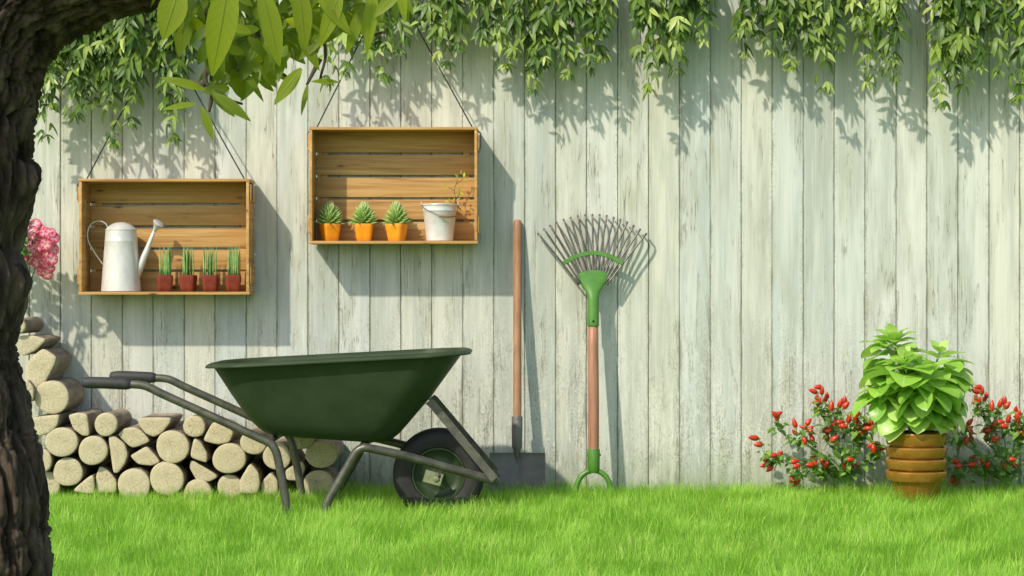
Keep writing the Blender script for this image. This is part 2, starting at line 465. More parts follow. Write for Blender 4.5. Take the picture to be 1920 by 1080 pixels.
def leaf(mb, base, dirv, nrm, L, Wd, droop=.3, fold=.25, shape='lance', tint=None, rows=6, twist=0., wav=0.):
    """a curved blade with a midrib; dirv leaves the base, nrm is the upper side"""
    d = Vector(dirv).normalized(); n = Vector(nrm); n = (n - d * n.dot(d))
    if n.length < 1e-4: n = d.orthogonal()
    n.normalize(); s = d.cross(n)
    if twist:
        q = Matrix.Rotation(twist, 3, d); n = q @ n; s = q @ s
    vs = []; uvs = []; fs = []
    ph = random.random() * 6
    p = Vector(base); step = L / rows
    for i in range(rows + 1):
        t = i / rows
        if shape == 'lance': w = math.sin(PI * min(1, t * .93 + .05)) ** .9 * (1 - .25 * t)
        elif shape == 'ovate': w = (math.sin(PI * t ** .72) ** .8) if 0 < t < 1 else .02
        elif shape == 'broad': w = (math.sin(PI * t ** .86) ** .66) if 0 < t < 1 else .02
        elif shape == 'petal': w = .25 + .75 * math.sin(PI * min(1, t * .62 + .06)) if t < 1 else .55
        else: w = 1 - t ** 2
        w = max(w, .02) * Wd / 2
        wv = wav * L * math.sin(t * 9 + ph)
        up = n * (fold * w)
        vs += [p - s * w + up + n * wv, p, p + s * w + up - n * wv]
        uvs += [(0, t), (.5, t), (1, t)]
        if i < rows:
            a = droop / rows
            d2 = (d * math.cos(a) - n * math.sin(a)); n = (n * math.cos(a) + d * math.sin(a)); d = d2
            p = p + d * step
    for i in range(rows):
        b = i * 3
        fs += [(b, b + 1, b + 4, b + 3), (b + 1, b + 2, b + 5, b + 4)]
    mb.add(vs, fs, uvs, random.random() if tint is None else tint)

def rv(a=1.0): return Vector((random.uniform(-a, a), random.uniform(-a, a), random.uniform(-a, a)))

# ================================================================== SETTING
mb = MB(); mb.add([(-60, -30, 0), (60, -30, 0), (60, 60, 0), (-60, 60, 0)], [(0, 1, 2, 3)])
g = mb.build('ground', M['ground'], smooth=False); g['kind'] = 'structure'

def make_grass():
    x0, x1, y0, y1 = -3.0, 3.0, 4.7, 7.985
    N = 340000
    x = rng.uniform(x0, x1, N); y = rng.uniform(y0, y1, N)
    # loose tufting
    tuft = np.sin(x * 9.1 + 2 * np.sin(y * 5.3)) * np.sin(y * 11.7 + 1.7 * np.sin(x * 6.1)) + .6 * np.sin(x * 23 + y * 17)
    L = rng.uniform(.034, .076, N) * (1 + .20 * tuft + .12 * np.sin(x * 41 + 3 * np.sin(y * 29)) * np.sin(y * 37))
    L *= np.where(rng.random(N) < .05, 1.35, 1.0)
    wd = rng.uniform(.0012, .0026, N)
    az = 2.2 * np.sin(x * 7.3 + 1.3 * np.sin(y * 9.1)) + 2.0 * np.cos(y * 8.2 + x * 3.1) + 1.1 * np.sin(x * 19 - y * 13) + rng.normal(0, 1.0, N)
    lean = rng.uniform(.05, .85, N) + .15 * (tuft > .5)
    bend = rng.uniform(.2, 1.5, N)
    la = az
    ld = np.stack([np.cos(la), np.sin(la)], 1)
    face = az + PI / 2 + rng.uniform(-.6, .6, N)
    sd = np.stack([np.cos(face), np.sin(face)], 1)
    ROW = 4
    V = np.zeros((N, ROW * 2 - 1, 3), np.float32)
    px = x.copy(); py = y.copy(); pz = np.full(N, -.002)
    ang = lean * .5
    for i in range(ROW):
        t = i / (ROW - 1)
        w = wd * (1 - t) ** .6 / 1.0
        if i < ROW - 1:
            V[:, i * 2, 0] = px - sd[:, 0] * w / 2; V[:, i * 2, 1] = py - sd[:, 1] * w / 2; V[:, i * 2, 2] = pz
            V[:, i * 2 + 1, 0] = px + sd[:, 0] * w / 2; V[:, i * 2 + 1, 1] = py + sd[:, 1] * w / 2; V[:, i * 2 + 1, 2] = pz
        else:
            V[:, i * 2, 0] = px; V[:, i * 2, 1] = py; V[:, i * 2, 2] = pz
        s = L / (ROW - 1)
        px = px + ld[:, 0] * np.sin(ang) * s; py = py + ld[:, 1] * np.sin(ang) * s; pz = pz + np.cos(ang) * s
        ang = ang + bend / (ROW - 1)
    V[:, :, 1] = np.minimum(V[:, :, 1], 7.992)
    nv = ROW * 2 - 1
    quads = np.array([[0, 1, 3, 2], [2, 3, 5, 4]]); tri = np.array([4, 5, 6])
    base = (np.arange(N) * nv)[:, None]
    loops = np.concatenate([base + quads[0], base + quads[1], base + tri], 1).astype(np.int32)
    tot = np.tile(np.array([4, 4, 3], np.int32), N)
    st = np.concatenate([[0], np.cumsum(tot)[:-1]]).astype(np.int32)
    me = bpy.data.meshes.new('grass')
    me.vertices.add(N * nv); me.vertices.foreach_set('co', V.ravel())
    me.loops.add(loops.size); me.loops.foreach_set('vertex_index', loops.ravel())
    me.polygons.add(3 * N); me.polygons.foreach_set('loop_start', st); me.polygons.foreach_set('loop_total', tot)
    me.update(calc_edges=True)
    tint = np.clip(rng.normal(.48, .24, N) + .10 * tuft, 0, 1).astype(np.float32)
    dry = rng.random(N) < .012; tint[dry] = 1.0
    a = me.attributes.new('tint', 'FLOAT', 'POINT'); a.data.foreach_set('value', np.repeat(tint, nv))
    me.materials.append(M['grass'])
    o = bpy.data.objects.new('grass', me); COL.objects.link(o)
    tag(o, 'short bright green lawn grass growing up to the fence', 'grass', kind='stuff')
make_grass()

# ------------------------------------------------------------------ fence
FT = 2.06
fence = thing('fence', (0, D, 0), 'pale weathered fence of upright painted boards behind everything', 'fence')
mb = MB()
vs = []; prof = []
for k in range(-12, 48):
    xl = SEAM0 + k * BW; xr = xl + BW
    o1 = random.uniform(0, .003); o2 = random.uniform(0, .003); c = random.uniform(-.0008, .0012)
    gw = random.uniform(.0003, .0013); dp = random.uniform(.004, .010)
    prof += [(xl + gw * .7, dp), (xl + gw, o1 + .0016), (xl + gw + .0012, o1), ((xl + xr) / 2, (o1 + o2) / 2 - c), (xr - gw - .0012, o2), (xr - gw, o2 + .0016), (xr - gw * .7, dp)]
n = len(prof)
for zz in (-.02, FT): vs += [(x, D + y, zz) for x, y in prof]
vs += [(x, D + .035, zz) for zz in (-.02, FT) for x in (prof[0][0], prof[-1][0])]
fs = [(i, i + 1, n + i + 1, n + i) for i in range(n - 1)]
b = 2 * n
fs += [(b + 1, b, b + 2, b + 3), tuple(range(n, 2 * n)) + (b + 3, b + 2), (0, n, b + 2, b), (n - 1, b + 1, b + 3, 2 * n - 1)]
mb.add(vs, fs); mb.build('board_panel', M['fence'], fence, smooth=False)
for (hx, hy) in ((307, 64), (733, -36)):
    mb = MB(); p = W(hx, hy, 0)
    tube(mb, [p + Vector((0, .01, 0)), p + Vector((0, -.012, 0)), p + Vector((0, -.024, .002))], [.0028, .0028, .0028], 8)
    tube(mb, [p + Vector((0, -.024, .002)), p + Vector((0, -.027, .002))], [.006, .006], 10)
    mb.build('nail', M['tine'], fence, auto=40)

# ------------------------------------------------------------------ crates
CF = .175      # crate front, metres before the fence
def crate(x0, x1, y0, y1, hook, label):
    a = W(x0, y0, CF); b = W(x1, y1, CF)
    X0, X1, Z1, Z0 = a.x, b.x, a.z, b.z
    YF, YB = D - CF, D - .014
    root = thing('wooden_crate', ((X0 + X1) / 2, YB, Z0), label, 'crate', 'wooden crates hung on the fence as shelves')
    t = .0105
    mb = MB(); box(mb, (X0 - .002, YF - .001, Z1 - t), (X1 + .002, YB, Z1)); mb.build('top_board', M['pine_x'], root, auto=40)
    mb = MB(); box(mb, (X0 - .002, YF - .001, Z0), (X1 + .002, YB, Z0 + t)); mb.build('bottom_board', M['pine_x'], root, auto=40)
    for xx in (X0, X1 - t):
        mb = MB(); box(mb, (xx, YF, Z0 + t + .0005), (xx + t, YB, Z1 - t - .0005)); mb.build('side_board', M['pine_y'], root, auto=40)
    mb = MB(); ns = 5; hh = (Z1 - Z0 - 2 * t) ; sl = (hh - 4 * .009) / 5
    for i in range(ns):
        zb = Z0 + t + i * (sl + .009)
        box(mb, (X0 + t + .0005, YB - .008 + random.uniform(-.0012, .0012), zb + .0004), (X1 - t - .0005, YB - random.uniform(0, .001), zb + sl), .0012)
    for xx in (X0 + t + .02, X1 - t - .045):   # upright battens behind join the slats
        box(mb, (xx, YB - .0012, Z0 + t + .004), (xx + .025, YB + .010, Z1 - t - .004), .001)
    mb.build('back_panel', M['pine_x'], root, auto=40)
    for sx in (-1, 1):
        for (f0, f1) in ((.80, .93), (.09, .24)):
            mb = MB(); xo = X0 - .0065 if sx < 0 else X1
            box(mb, (xo + (0.0003 if sx > 0 else 0), YF + .006, Z0 + (Z1 - Z0) * f0), (xo + .0062, YB - .02, Z0 + (Z1 - Z0) * f1), .001)
            mb.build('cleat', M['pine_y'], root, auto=40)
        mb = MB(); xe = X0 if sx < 0 else X1; zc = Z0 + (Z1 - Z0) * .885; hz = (Z1 - Z0) * .078
        e = sx * (.0105 if sx > 0 else .0062)
        tube(mb, catmull([(xe - sx * .002, YF + .012, zc + hz), (xe + e, YF + .010, zc + hz * .85), (xe + e * 1.1, YF + .010, zc), (xe + e, YF + .010, zc - hz * .85), (xe - sx * .002, YF + .012, zc - hz)], 4), .0022, 7)
        mb.build('rope_handle', M['cord'], root)
    hk = W(hook[0], hook[1], 0) + Vector((0, -.016, .004))
    l = Vector((X0 + .026, YF + .012, Z1 - .002)); r = Vector((X1 - .018, YF + .012, Z1 - .002))
    mb = MB()
    tube(mb, [l + Vector((0, 0, -.012)), l, l.lerp(hk, .5) , hk + Vector((-.003, 0, -.001)), hk + Vector((0, 0, .0035)), hk + Vector((.003, 0, -.001)), r.lerp(hk, .5), r, r + Vector((0, 0, -.012))], .0026, 7)
    mb.build('cord', M['cord'], root)
    return root
crate(148, 467, 335, 552.5, (307, 66), 'lower wooden crate shelf on the fence holding a watering can and red pots')
crate(580, 895, 238, 457, (733, -34), 'higher wooden crate shelf on the fence holding orange pots and a white bucket')
def shelf(crate_y1, px, d): # a point on a crate's floor
    y = D - d
    zf = W(0, crate_y1, CF).z + .0107
    return Vector(((px - 960) / F * y, y, zf))

# watering can
c = shelf(552.5, 227, .095)
root = thing('watering_can', c, 'pale galvanised watering can with a long spout in the lower crate', 'watering can')
S = 1 / 506.0
mb = MB()
Hh = 116 * S
rb, rt = 37.2 * S, 28.7 * S
def rr(t): return rb + (rt - rb) * t
pr = [(0.0, 0.001), (rb - .002, .001), (rb, .003)] + [(rr(t), t * Hh) for t in (.06, .2, .4, .6, .80)]
pr += [(rr(.81) + .0007, .812 * Hh), (rr(.82) + .0008, .822 * Hh), (rr(.83), .83 * Hh), (rr(.9), .9 * Hh), (rt, Hh * .985), (rt + .0012, Hh * .992), (rt + .0012, Hh * 1.002), (rt - .0005, Hh * 1.01)]
pr += [(rt * .9, Hh + 4 * S), (rt * .72, Hh + 8.5 * S), (rt * .5, Hh + 12 * S), (rt * .25, Hh + 14 * S), (0.0003, Hh + 14.6 * S)]
lathe(mb, pr, c, 56, cap=False); mb.build('body', M['galv'], root, auto=35)
def CP(px, py, dd=.095): return W(px, py, dd)
mb = MB()
hp = catmull([CP(203, 431), CP(199, 420), CP(186, 414.5), CP(171, 420), CP(164, 438), CP(167, 455), CP(177, 473), CP(193, 496)], 5)
tube(mb, hp, .0075, 12, ry=.30); mb.build('handle', M['galv'], root)
mb = MB()
sp = [CP(252, 524), CP(262, 502), CP(275, 470), CP(284, 446), CP(289, 433)]
tube(mb, sp, [8.5 * S, 7.6 * S, 5.4 * S, 3.6 * S, 2.9 * S], 18, ry=1.0)
spout = mb.build('spout', M['galv'], root)
mb = MB()
ax = (CP(301, 415) - CP(289.5, 432)).normalized() + Vector((0, -.35, 0)); ax.normalize()
b0 = CP(289, 433)
lathe(mb, [(2.9 * S, -.002), (3.6 * S, .003), (6 * S, 10 * S), (11 * S, 17 * S), (11.8 * S, 18.4 * S)], b0, 24, axis=ax, cap=False)
rose = mb.build('rose_cone', M['galv'], spout)
mb = MB(); lathe(mb, [(11.7 * S, 18.3 * S), (10.6 * S, 19.4 * S), (6 * S, 20.6 * S), (.0005, 21 * S)], b0, 24, axis=ax, cap=False)
mb.build('rose', M['rose'], spout)

# red pots of shoots
reds = [(309.4, .35, 'red square pot of spiky green shoots standing next to the watering can'),
        (352.7, -.2, 'red square pot of spiky shoots, second one from the watering can'),
        (394.4, .12, 'red square pot of spiky shoots, third one from the watering can'),
        (437.5, .25, 'red square pot of spiky shoots tight against the right side of its crate')]
for i, (px, rot, lab) in enumerate(reds):
    random.seed(40 + i)
    c = shelf(552.5, px, .085)
    root = thing('potted_shoots', c, lab, 'potted plant', 'red pots of shoots in the lower crate')
    mb = MB(); k = 1 / 506.
    lathe(mb, [(.0005, .001), (11 * k, .001), (12.2 * k, .003), (13.6 * k, 10 * k), (14.8 * k, 22 * k), (15.0 * k, 30 * k), (14.6 * k, 31.2 * k), (13.6 * k, 31.2 * k), (13.3 * k, 28 * k)], c, 48, sq=7, rot=rot * .5, cap=False)
    pot = mb.build('pot', M['red_clay'], root)
    mb = MB(); lathe(mb, [(13.5 * k, 27 * k), (13.5 * k, 28 * k), (.0005, 29 * k)], c, 48, sq=7, rot=rot * .5, cap=False); mb.build('soil', M['soil'], pot)
    for j in range(10):
        mb = MB()
        a = random.uniform(0, 2 * PI); rad = (j % 3 * .0045 + .007) * (1 if j else 0)
        b = c + Vector((-.021 + .042 * j / 9 if j % 2 else math.cos(a) * rad * 1.5, math.sin(a) * rad, 27 * k))
        hh = random.uniform(50, 60) * k
        sway = Vector((random.uniform(-.003, .003), random.uniform(-.003, .003), 0))
        tube(mb, [b, b + sway * .4 + Vector((0, 0, hh * .35)), b + sway * .7 + Vector((0, 0, hh * .7)), b + sway + Vector((0, 0, hh * .9)), b + sway * 1.2 + Vector((0, 0, hh * 1.04))],
             [.0031, .0032, .0027, .0014, .0002], 7)
        mb.build('shoot', M['shoot'], root)

# orange pots with succulents
oranges = [(618.5, .50, 'orange pot with a pointed green succulent at the left end of its crate'),
           (682.3, .06, 'orange pot with a pointed green succulent between two matching pots'),
           (743.7, -.42, 'orange pot with a pointed green succulent, nearest the white bucket')]
for i, (px, rot, lab) in enumerate(oranges):
    random.seed(60 + i)
    c = shelf(457, px, .085); k = 1 / 506.
    root = thing('potted_succulent', c, lab, 'potted plant', 'orange pots of succulents in the higher crate')
    mb = MB()
    lathe(mb, [(.0005, .001), (12.6 * k, .001), (13.6 * k, .003), (15.4 * k, 12 * k), (17.2 * k, 26 * k), (17.8 * k, 32 * k), (17.5 * k, 33 * k), (16.4 * k, 33 * k), (16.0 * k, 29 * k)], c, 48, sq=5, rot=rot, cap=False)
    pot = mb.build('pot', M['orange'], root)
    mb = MB(); lathe(mb, [(16.2 * k, 28 * k), (16.2 * k, 29.5 * k), (.0005, 30.5 * k)], c, 48, sq=5, rot=rot, cap=False); mb.build('soil', M['soil'], pot)
    mb = MB(); nl = 78
    for j in range(nl):
        t = j / (nl - 1)
        a = j * 2.39996 + i
        hgt = (31 + 24 * t) * k
        el = math.radians(2 + 76 * t)
        Ld = (29 - 7 * t) * k * random.uniform(.92, 1.08)
        dr = Vector((math.cos(a) * math.cos(el), math.sin(a) * math.cos(el), math.sin(el)))
        b = c + Vector((0, 0, hgt)) + Vector((math.cos(a), math.sin(a), 0)) * (.004 * (1 - t))
        n2 = Vector((-math.cos(a) * math.sin(el), -math.sin(a) * math.sin(el), math.cos(el)))
        pts = [b + dr * (Ld * q) + n2 * (q * q * .004) for q in (0, .25, .5, .75, 1)]
        tube(mb, pts, [.0040, .0068, .0060, .0034, .0003], 7, ry=.80, tint=min(1, max(0, .35 + .5 * t + random.uniform(-.2, .2))))
    mb.build('rosette', M['succulent'], root)

# bucket
c = shelf(457, 824.5, .088); k = 1 / 506.
root = thing('bucket', c, 'white metal bucket with a wire handle in the higher crate', 'bucket')
mb = MB()
lathe(mb, [(.0005, .001), (24 * k, .001), (25.2 * k, .0025), (25.4 * k, .007), (31.2 * k, 56 * k), (31.8 * k, 57 * k), (31.9 * k, 58.5 * k), (31.6 * k, 60 * k), (32.5 * k, 66.5 * k), (33.6 * k, 67.2 * k), (34 * k, 68.4 * k), (33.4 * k, 69.6 * k), (32.2 * k, 69.2 * k), (30 * k, 50 * k)], c, 56, cap=False)
mb.build('pail', M['pail'], root, auto=40)
mb = MB(); lathe(mb, [(31.5 * k, 55 * k), (.0005, 58 * k)], c, 40, cap=False); mb.build('soil', M['soil'], root)
for sx in (-1, 1):
    mb = MB(); e = c + Vector((sx * 33 * k, -.002, 67 * k))
    tube(mb, [e + Vector((0, 0, -6 * k)), e + Vector((sx * 1.5 * k, 0, 3 * k)), e + Vector((sx * 1.0 * k, 0, 8 * k))], [.004, .0045, .0025], 8, ry=.4)
    mb.build('ear', M['galv'], root)
mb = MB()
fy = -.058
bp = catmull([c + Vector((-34.5 * k, -.002, 70 * k)), c + Vector((-29 * k, -.034, 62 * k)), c + Vector((-14 * k, fy, 54 * k)), c + Vector((2 * k, fy - .011, 47.5 * k)), c + Vector((17 * k, fy - .012, 46 * k)), c + Vector((29 * k, fy + .01, 48 * k)), c + Vector((35 * k, -.02, 62 * k)), c + Vector((34.5 * k, -.002, 70 * k))], 6)
tube(mb, bp, .0013, 7); bail = mb.build('bail', M['tine'], root)
mb = MB(); tube(mb, [c + Vector((2 * k, fy - .011, 46.5 * k)), c + Vector((16 * k, fy - .013, 45.5 * k)), c + Vector((30 * k, fy - .002, 47 * k))], [.0046, .0052, .0046], 12, round_end=True)
mb.build('grip', M['grip_wood'], bail)

# seedling in the bucket
root = thing('seedling', W(853, 392, .08), 'thin young seedling with yellow-green leaves growing out of the white bucket', 'seedling')
ZM = lambda x, y, d=.075: W(560 + x / 4.153, 220 + y / 4.153, d)
mb = MB()
for path in ([(1215, 720), (1222, 640), (1212, 570), (1225, 520), (1245, 470), (1262, 440)], [(1214, 575), (1195, 560), (1165, 545)], [(1222, 525), (1255, 500), (1285, 470)], [(1222, 640), (1245, 610), (1255, 580)], [(1222, 660), (1245, 690), (1250, 720)], [(1222, 690), (1195, 665), (1170, 655)]):
    tube(mb, catmull([ZM(*p) for p in path], 3), .0011, 6)
mb.build('stem', M['brown_twig'], root)
mb = MB(); random.seed(5)
for (x, y, dx, dy, l) in ((1165, 545, -1, .0, 40), (1195, 560, .2, -1, 36), (1150, 540, -.8, -.6, 30), (1245, 470, -.6, -.6, 42), (1262, 440, .1, -1, 30), (1285, 470, .1, -1, 48), (1285, 490, 1, .3, 40), (1255, 580, .4, .3, 40), (1255, 575, -.3, -.9, 38), (1240, 600, -.8, .2, 30), (1170, 655, -1, .1, 36), (1180, 660, -.4, -.9, 34), (1250, 700, .5, .8, 36), (1225, 500, -1, -.4, 34), (1205, 650, .3, -1, 30), (1235, 640, .7, -.4, 30)):
    leaf(mb, ZM(x, y), Vector((dx, random.uniform(-.4, .2), -dy)), Vector((-.3, -.8, .6)) + rv(.4), l / 4.153 / 506, l / 4.153 / 506 * .45, .3, .2, 'lance')
mb.build('foliage', M['seed_leaf'], root)

# ------------------------------------------------------------------ log pile
LD = .315
def circ(cx, cy, rx, ry=None, sq=2.05, rot=0.):
    ry = ry or rx; ph = random.random() * 6; ph2 = random.random() * 6; out = []
    for k in range(36):
        a = 2 * PI * k / 36
        w = 1 + .022 * math.sin(2 * a + ph) + .014 * math.sin(3 * a + ph2)
        R = w / ((abs(math.cos(a)) ** sq + abs(math.sin(a)) ** sq) ** (1 / sq))
        out.append((cx + rx * R * math.cos(a), cy + ry * R * math.sin(a)))
    return out
def poly(*p):
    P = [Vector(q) for q in p]
    for it, r in enumerate((.14, .22, .25)):
        Q = []
        for i in range(len(P)):
            a, b = P[i], P[(i + 1) % len(P)]
            Q += [a.lerp(b, r), a.lerp(b, 1 - r)]
        P = Q
    return [(q.x, q.y) for q in P]
random.seed(21)
LOGS = [
 (poly((34, 630), (58, 628), (88, 636), (66, 658), (44, 668), (34, 660)), 'pale split log, topmost wedge on the tall end of the woodpile by the trunk'),
 (poly((48, 692), (54, 674), (80, 652), (106, 669), (103, 682), (80, 726), (60, 730), (50, 712)), 'chunky split log with rounded corners right below the topmost wedge'),
 (circ(97, 745, 32), 'big round log below the chunky split log at the tall end'),
 (poly((34, 716), (52, 712), (64, 728), (62, 752), (36, 758)), 'narrow log half hidden by the trunk, left of the big round log'),
 (poly((48, 786), (73, 781), (112, 777), (108, 797), (96, 811), (74, 818), (50, 816)), 'half log with a flat top directly under the big round log'),
 (poly((127, 778), (145, 774), (164, 776), (168, 817), (155, 818), (137, 805)), 'wedge log on the top row, left of a small round log'),
 (circ(198.5, 796, 22), 'small round log on the top row next to a wedge, below the handle grips'),
 (poly((258, 783), (321, 783), (319, 793), (303, 813), (288, 820), (272, 813), (260, 797)), 'half-round log with its flat side up, alone on the top row'),
 (circ(364, 800, 20.5), 'small round log on the top row right under the near handle tube'),
 (poly((398, 791), (418, 795), (439, 811), (430, 830), (408, 834), (379, 827)), 'brownish split log leaning beneath the near handle tube'),
 (circ(115, 829, 32, 27), 'wide oval log beside the trunk under the flat-topped half log'),
 (circ(174, 845, 27.5), 'round log directly below the small round one on the top row, beside a half-moon piece'),
 (poly((202, 817), (216, 818), (234, 833), (240, 853), (234, 870), (221, 887), (212, 888)), 'half-moon log standing on end with its flat side to the left'),
 (poly((219, 815), (233, 803), (252, 801), (266, 808), (283, 828), (247, 842)), 'lens-shaped split log lying above a smaller quarter log'),
 (poly((243, 855), (258, 846), (275, 836), (302, 866), (284, 874), (258, 871)), 'quarter log with its sharp edge up, tucked under the lens-shaped one'),
 (circ(323.5, 838, 31), 'large round log just under and right of the flat-side-up half log'),
 (poly((363, 821), (377, 830), (389, 850), (388, 869), (355, 858)), 'small triangular log between the large round log and a big oval one'),
 (poly((357, 860), (411, 893), (393, 904), (369, 903), (355, 878)), 'half-moon log lying on a slant under the small triangular log'),
 (circ(429.5, 860, 32, 28), 'big oval log left of the barrow legs, under the slanting handle'),
 (circ(82, 864, 15, 21), 'narrow log end peeping out from the trunk on the middle row'),
 (circ(127, 885, 27.5), 'round log on the low row below the wide oval log'),
 (circ(88, 909, 25), 'half buried log in the grass right beside the trunk'),
 (poly((175, 886), (179, 928), (132, 922)), 'triangular log low in the grass between two round logs'),
 (poly((187, 873), (201, 880), (219, 901), (218, 925), (179, 925), (179, 892)), 'pointed upright wedge log below the round log, bottom row'),
 (circ(251, 910, 31), 'large round log on the bottom row below the quarter log'),
 (circ(312.5, 898, 32), 'largest round log of the bottom row, under the large round one above'),
 (circ(370, 926, 27), 'log showing only its low arc in the grass under the slanted half-moon'),
 (circ(431, 914, 24), 'dull round log sunk in the grass under the big oval log'),
 (poly((448, 902), (469, 867), (485, 886), (488, 908), (482, 926), (450, 926)), 'tall pointed wedge log left of the near barrow leg, bottom row'),
 (circ(475, 830, 24.5, 23), 'log partly covered by the near handle tube, above the tall wedge'),
 (circ(519, 856, 26), 'round log seen between and behind the two rear legs of the barrow'),
 (poly((488, 906), (507, 885), (521, 900), (521, 928), (490, 928)), 'small triangular log in the grass at the near rear leg'),
 (poly((534, 881), (567, 864), (573, 877), (564, 902), (537, 901)), 'quarter log right of the far rear leg, below the tub'),
 (circ(603, 852, 30.5, 26), 'oval log at the right end of the woodpile under the tub'),
 (circ(597, 909, 28), 'rightmost log of the bottom row, below the oval end log'),
 (circ(565, 824, 22, 19), 'log just under the tub floor, mostly hidden behind the barrow'),
 (circ(33, 611, 15), 'small dark log tip peeping past the trunk above the topmost wedge'),
]
for i, (pts, lab) in enumerate(LOGS):
    random.seed(100 + i)
    dF = LD + random.uniform(-.018, .018); dB = .015 + random.uniform(0, .02)
    if i in (0, 1): dF = LD - .02
    cx = sum(p[0] for p in pts) / len(pts); cy = sum(p[1] for p in pts) / len(pts)
    ctr = W(cx, cy, dF)
    root = thing('log', ctr, lab, 'log', 'cut logs stacked against the fence')
    out = [W(p[0], p[1], dF) for p in pts]; n = len(out)
    yF, yB = D - dF, D - dB
    def ring(y, inset):
        r = []
        for p in out:
            dv = Vector((p.x - ctr.x, 0, p.z - ctr.z)); l = dv.length
            q = dv * ((l - inset) / l); r.append(Vector((ctr.x + q.x, y, ctr.z + q.z)))
        return r
    bev = .006
    rings = [ring(yF + .0072, -.00002), ring(yF + .0036, .0006), ring(yF + .0014, .0019), ring(yF + .0003, .0042)]
    for s_ in (.72, .45, .2): 
        rings.append([Vector((ctr.x + (p.x - ctr.x) * s_, yF + random.uniform(-.0006, .0003), ctr.z + (p.z - ctr.z) * s_)) for p in rings[3]])
    mb = MB(); vs = [p for r in rings for p in r] + [Vector((ctr.x, yF, ctr.z))]; fs = []
    for a in range(len(rings) - 1):
        for k in range(n): fs.append((a * n + k, a * n + (k + 1) % n, (a + 1) * n + (k + 1) % n, (a + 1) * n + k))
    last = (len(rings) - 1) * n
    for k in range(n): fs.append((last + k, last + (k + 1) % n, len(vs) - 1))
    mb.add(vs, fs); mb.build('cut_end', M['log_end'], root)
    mb = MB(); NY = 7; rings = []
    for a in range(NY):
        t = a / (NY - 1); y = yF + .0072 + (yB - yF - .0072) * t
        rings.append([p + Vector((0, 0, 0)) + (Vector((p.x - ctr.x, 0, p.z - ctr.z)).normalized() * (noise.noise(p * 45) * .0022 if a else 0)) for p in ring(y, 0)])
    vs = [p for r in rings for p in r]; fs = []
    for a in range(NY - 1):
        for k in range(n): fs.append(((a + 1) * n + k, (a + 1) * n + (k + 1) % n, a * n + (k + 1) % n, a * n + k))
    fs.append(tuple((NY - 1) * n + k for k in range(n)))
    mb.add(vs, fs); mb.build('bark', M['bark_log'], root)

# ------------------------------------------------------------------ shovel
def lean(px, py, d0, y0, d1, y1):
    t = (py - y0) / (y1 - y0); return W(px, py, d0 + (d1 - d0) * t)
SH = lambda px, py: lean(px, py, .012, 412, .135, 925)
root = thing('shovel', SH(970, 935), 'square-bladed shovel with a brown wooden shaft leaning on the fence', 'shovel')
mb = MB(); pts = [SH(970.5, 418), SH(970.5, 430), SH(970, 600), SH(970, 770), SH(969.5, 800)]
tube(mb, pts, [.0150, .0158, .0158, .0156, .0135], 18, round_end=True); mb.build('shaft', M['ash'], root)
mb = MB(); pts = [SH(969.5, 781), SH(969.5, 783), SH(969.5, 800), SH(969.5, 822), SH(969.5, 838), SH(969.5, 846), SH(969.7, 854), SH(970, 862), SH(970, 870)]
tube(mb, pts, [.0200, .0208, .0206, .0200, .0194, .0130, .0080, .0030, .0008], 18); sock = mb.build('socket', M['shovel'], root, auto=60)
mb = MB(); p = SH(969.5, 791) + Vector((0, -.0187, 0)); lathe(mb, [(.0035, 0), (.003, .0015), (.0004, .0022)], p, 12, axis=(0, -1, 0), cap=False); mb.build('rivet', M['galv'], sock)
mb = MB(); NX, NZ = 20, 12; vs = []
for face in (0, 1):
    for j in range(NZ + 1):
        for i in range(NX + 1):
            u = i / NX * 2 - 1; py = 848.5 + (932 - 848.5) * j / NZ
            w = 52 if j < NZ - 2 else 52 - (j - NZ + 2) * 1.0
            p = SH(970 + u * w, py)
            dish = .016 * u * u * (1 if j else 1) - .006 * math.exp(-(u / .10) ** 2) * (1 - j / NZ)
            edge = .0045 if j == 0 and abs(u) > .18 else 0
            p = p + Vector((0, -dish - edge + face * .0028, 0)); vs.append(p)
n1 = (NX + 1) * (NZ + 1); fs = []
for j in range(NZ):
    for i in range(NX):
        a = j * (NX + 1) + i
        fs.append((a, a + NX + 1, a + NX + 2, a + 1)); fs.append((n1 + a, n1 + a + 1, n1 + a + NX + 2, n1 + a + NX + 1))
rim = [i for i in range(NX + 1)] + [(j + 1) * (NX + 1) + NX for j in range(NZ)] + [NZ * (NX + 1) + i for i in range(NX - 1, -1, -1)] + [j * (NX + 1) for j in range(NZ - 1, 0, -1)]
for a, b in zip(rim, rim[1:] + rim[:1]): fs.append((a, b, b + n1, a + n1))
mb.add(vs, fs); mb.build('blade', M['shovel'], root, auto=50)

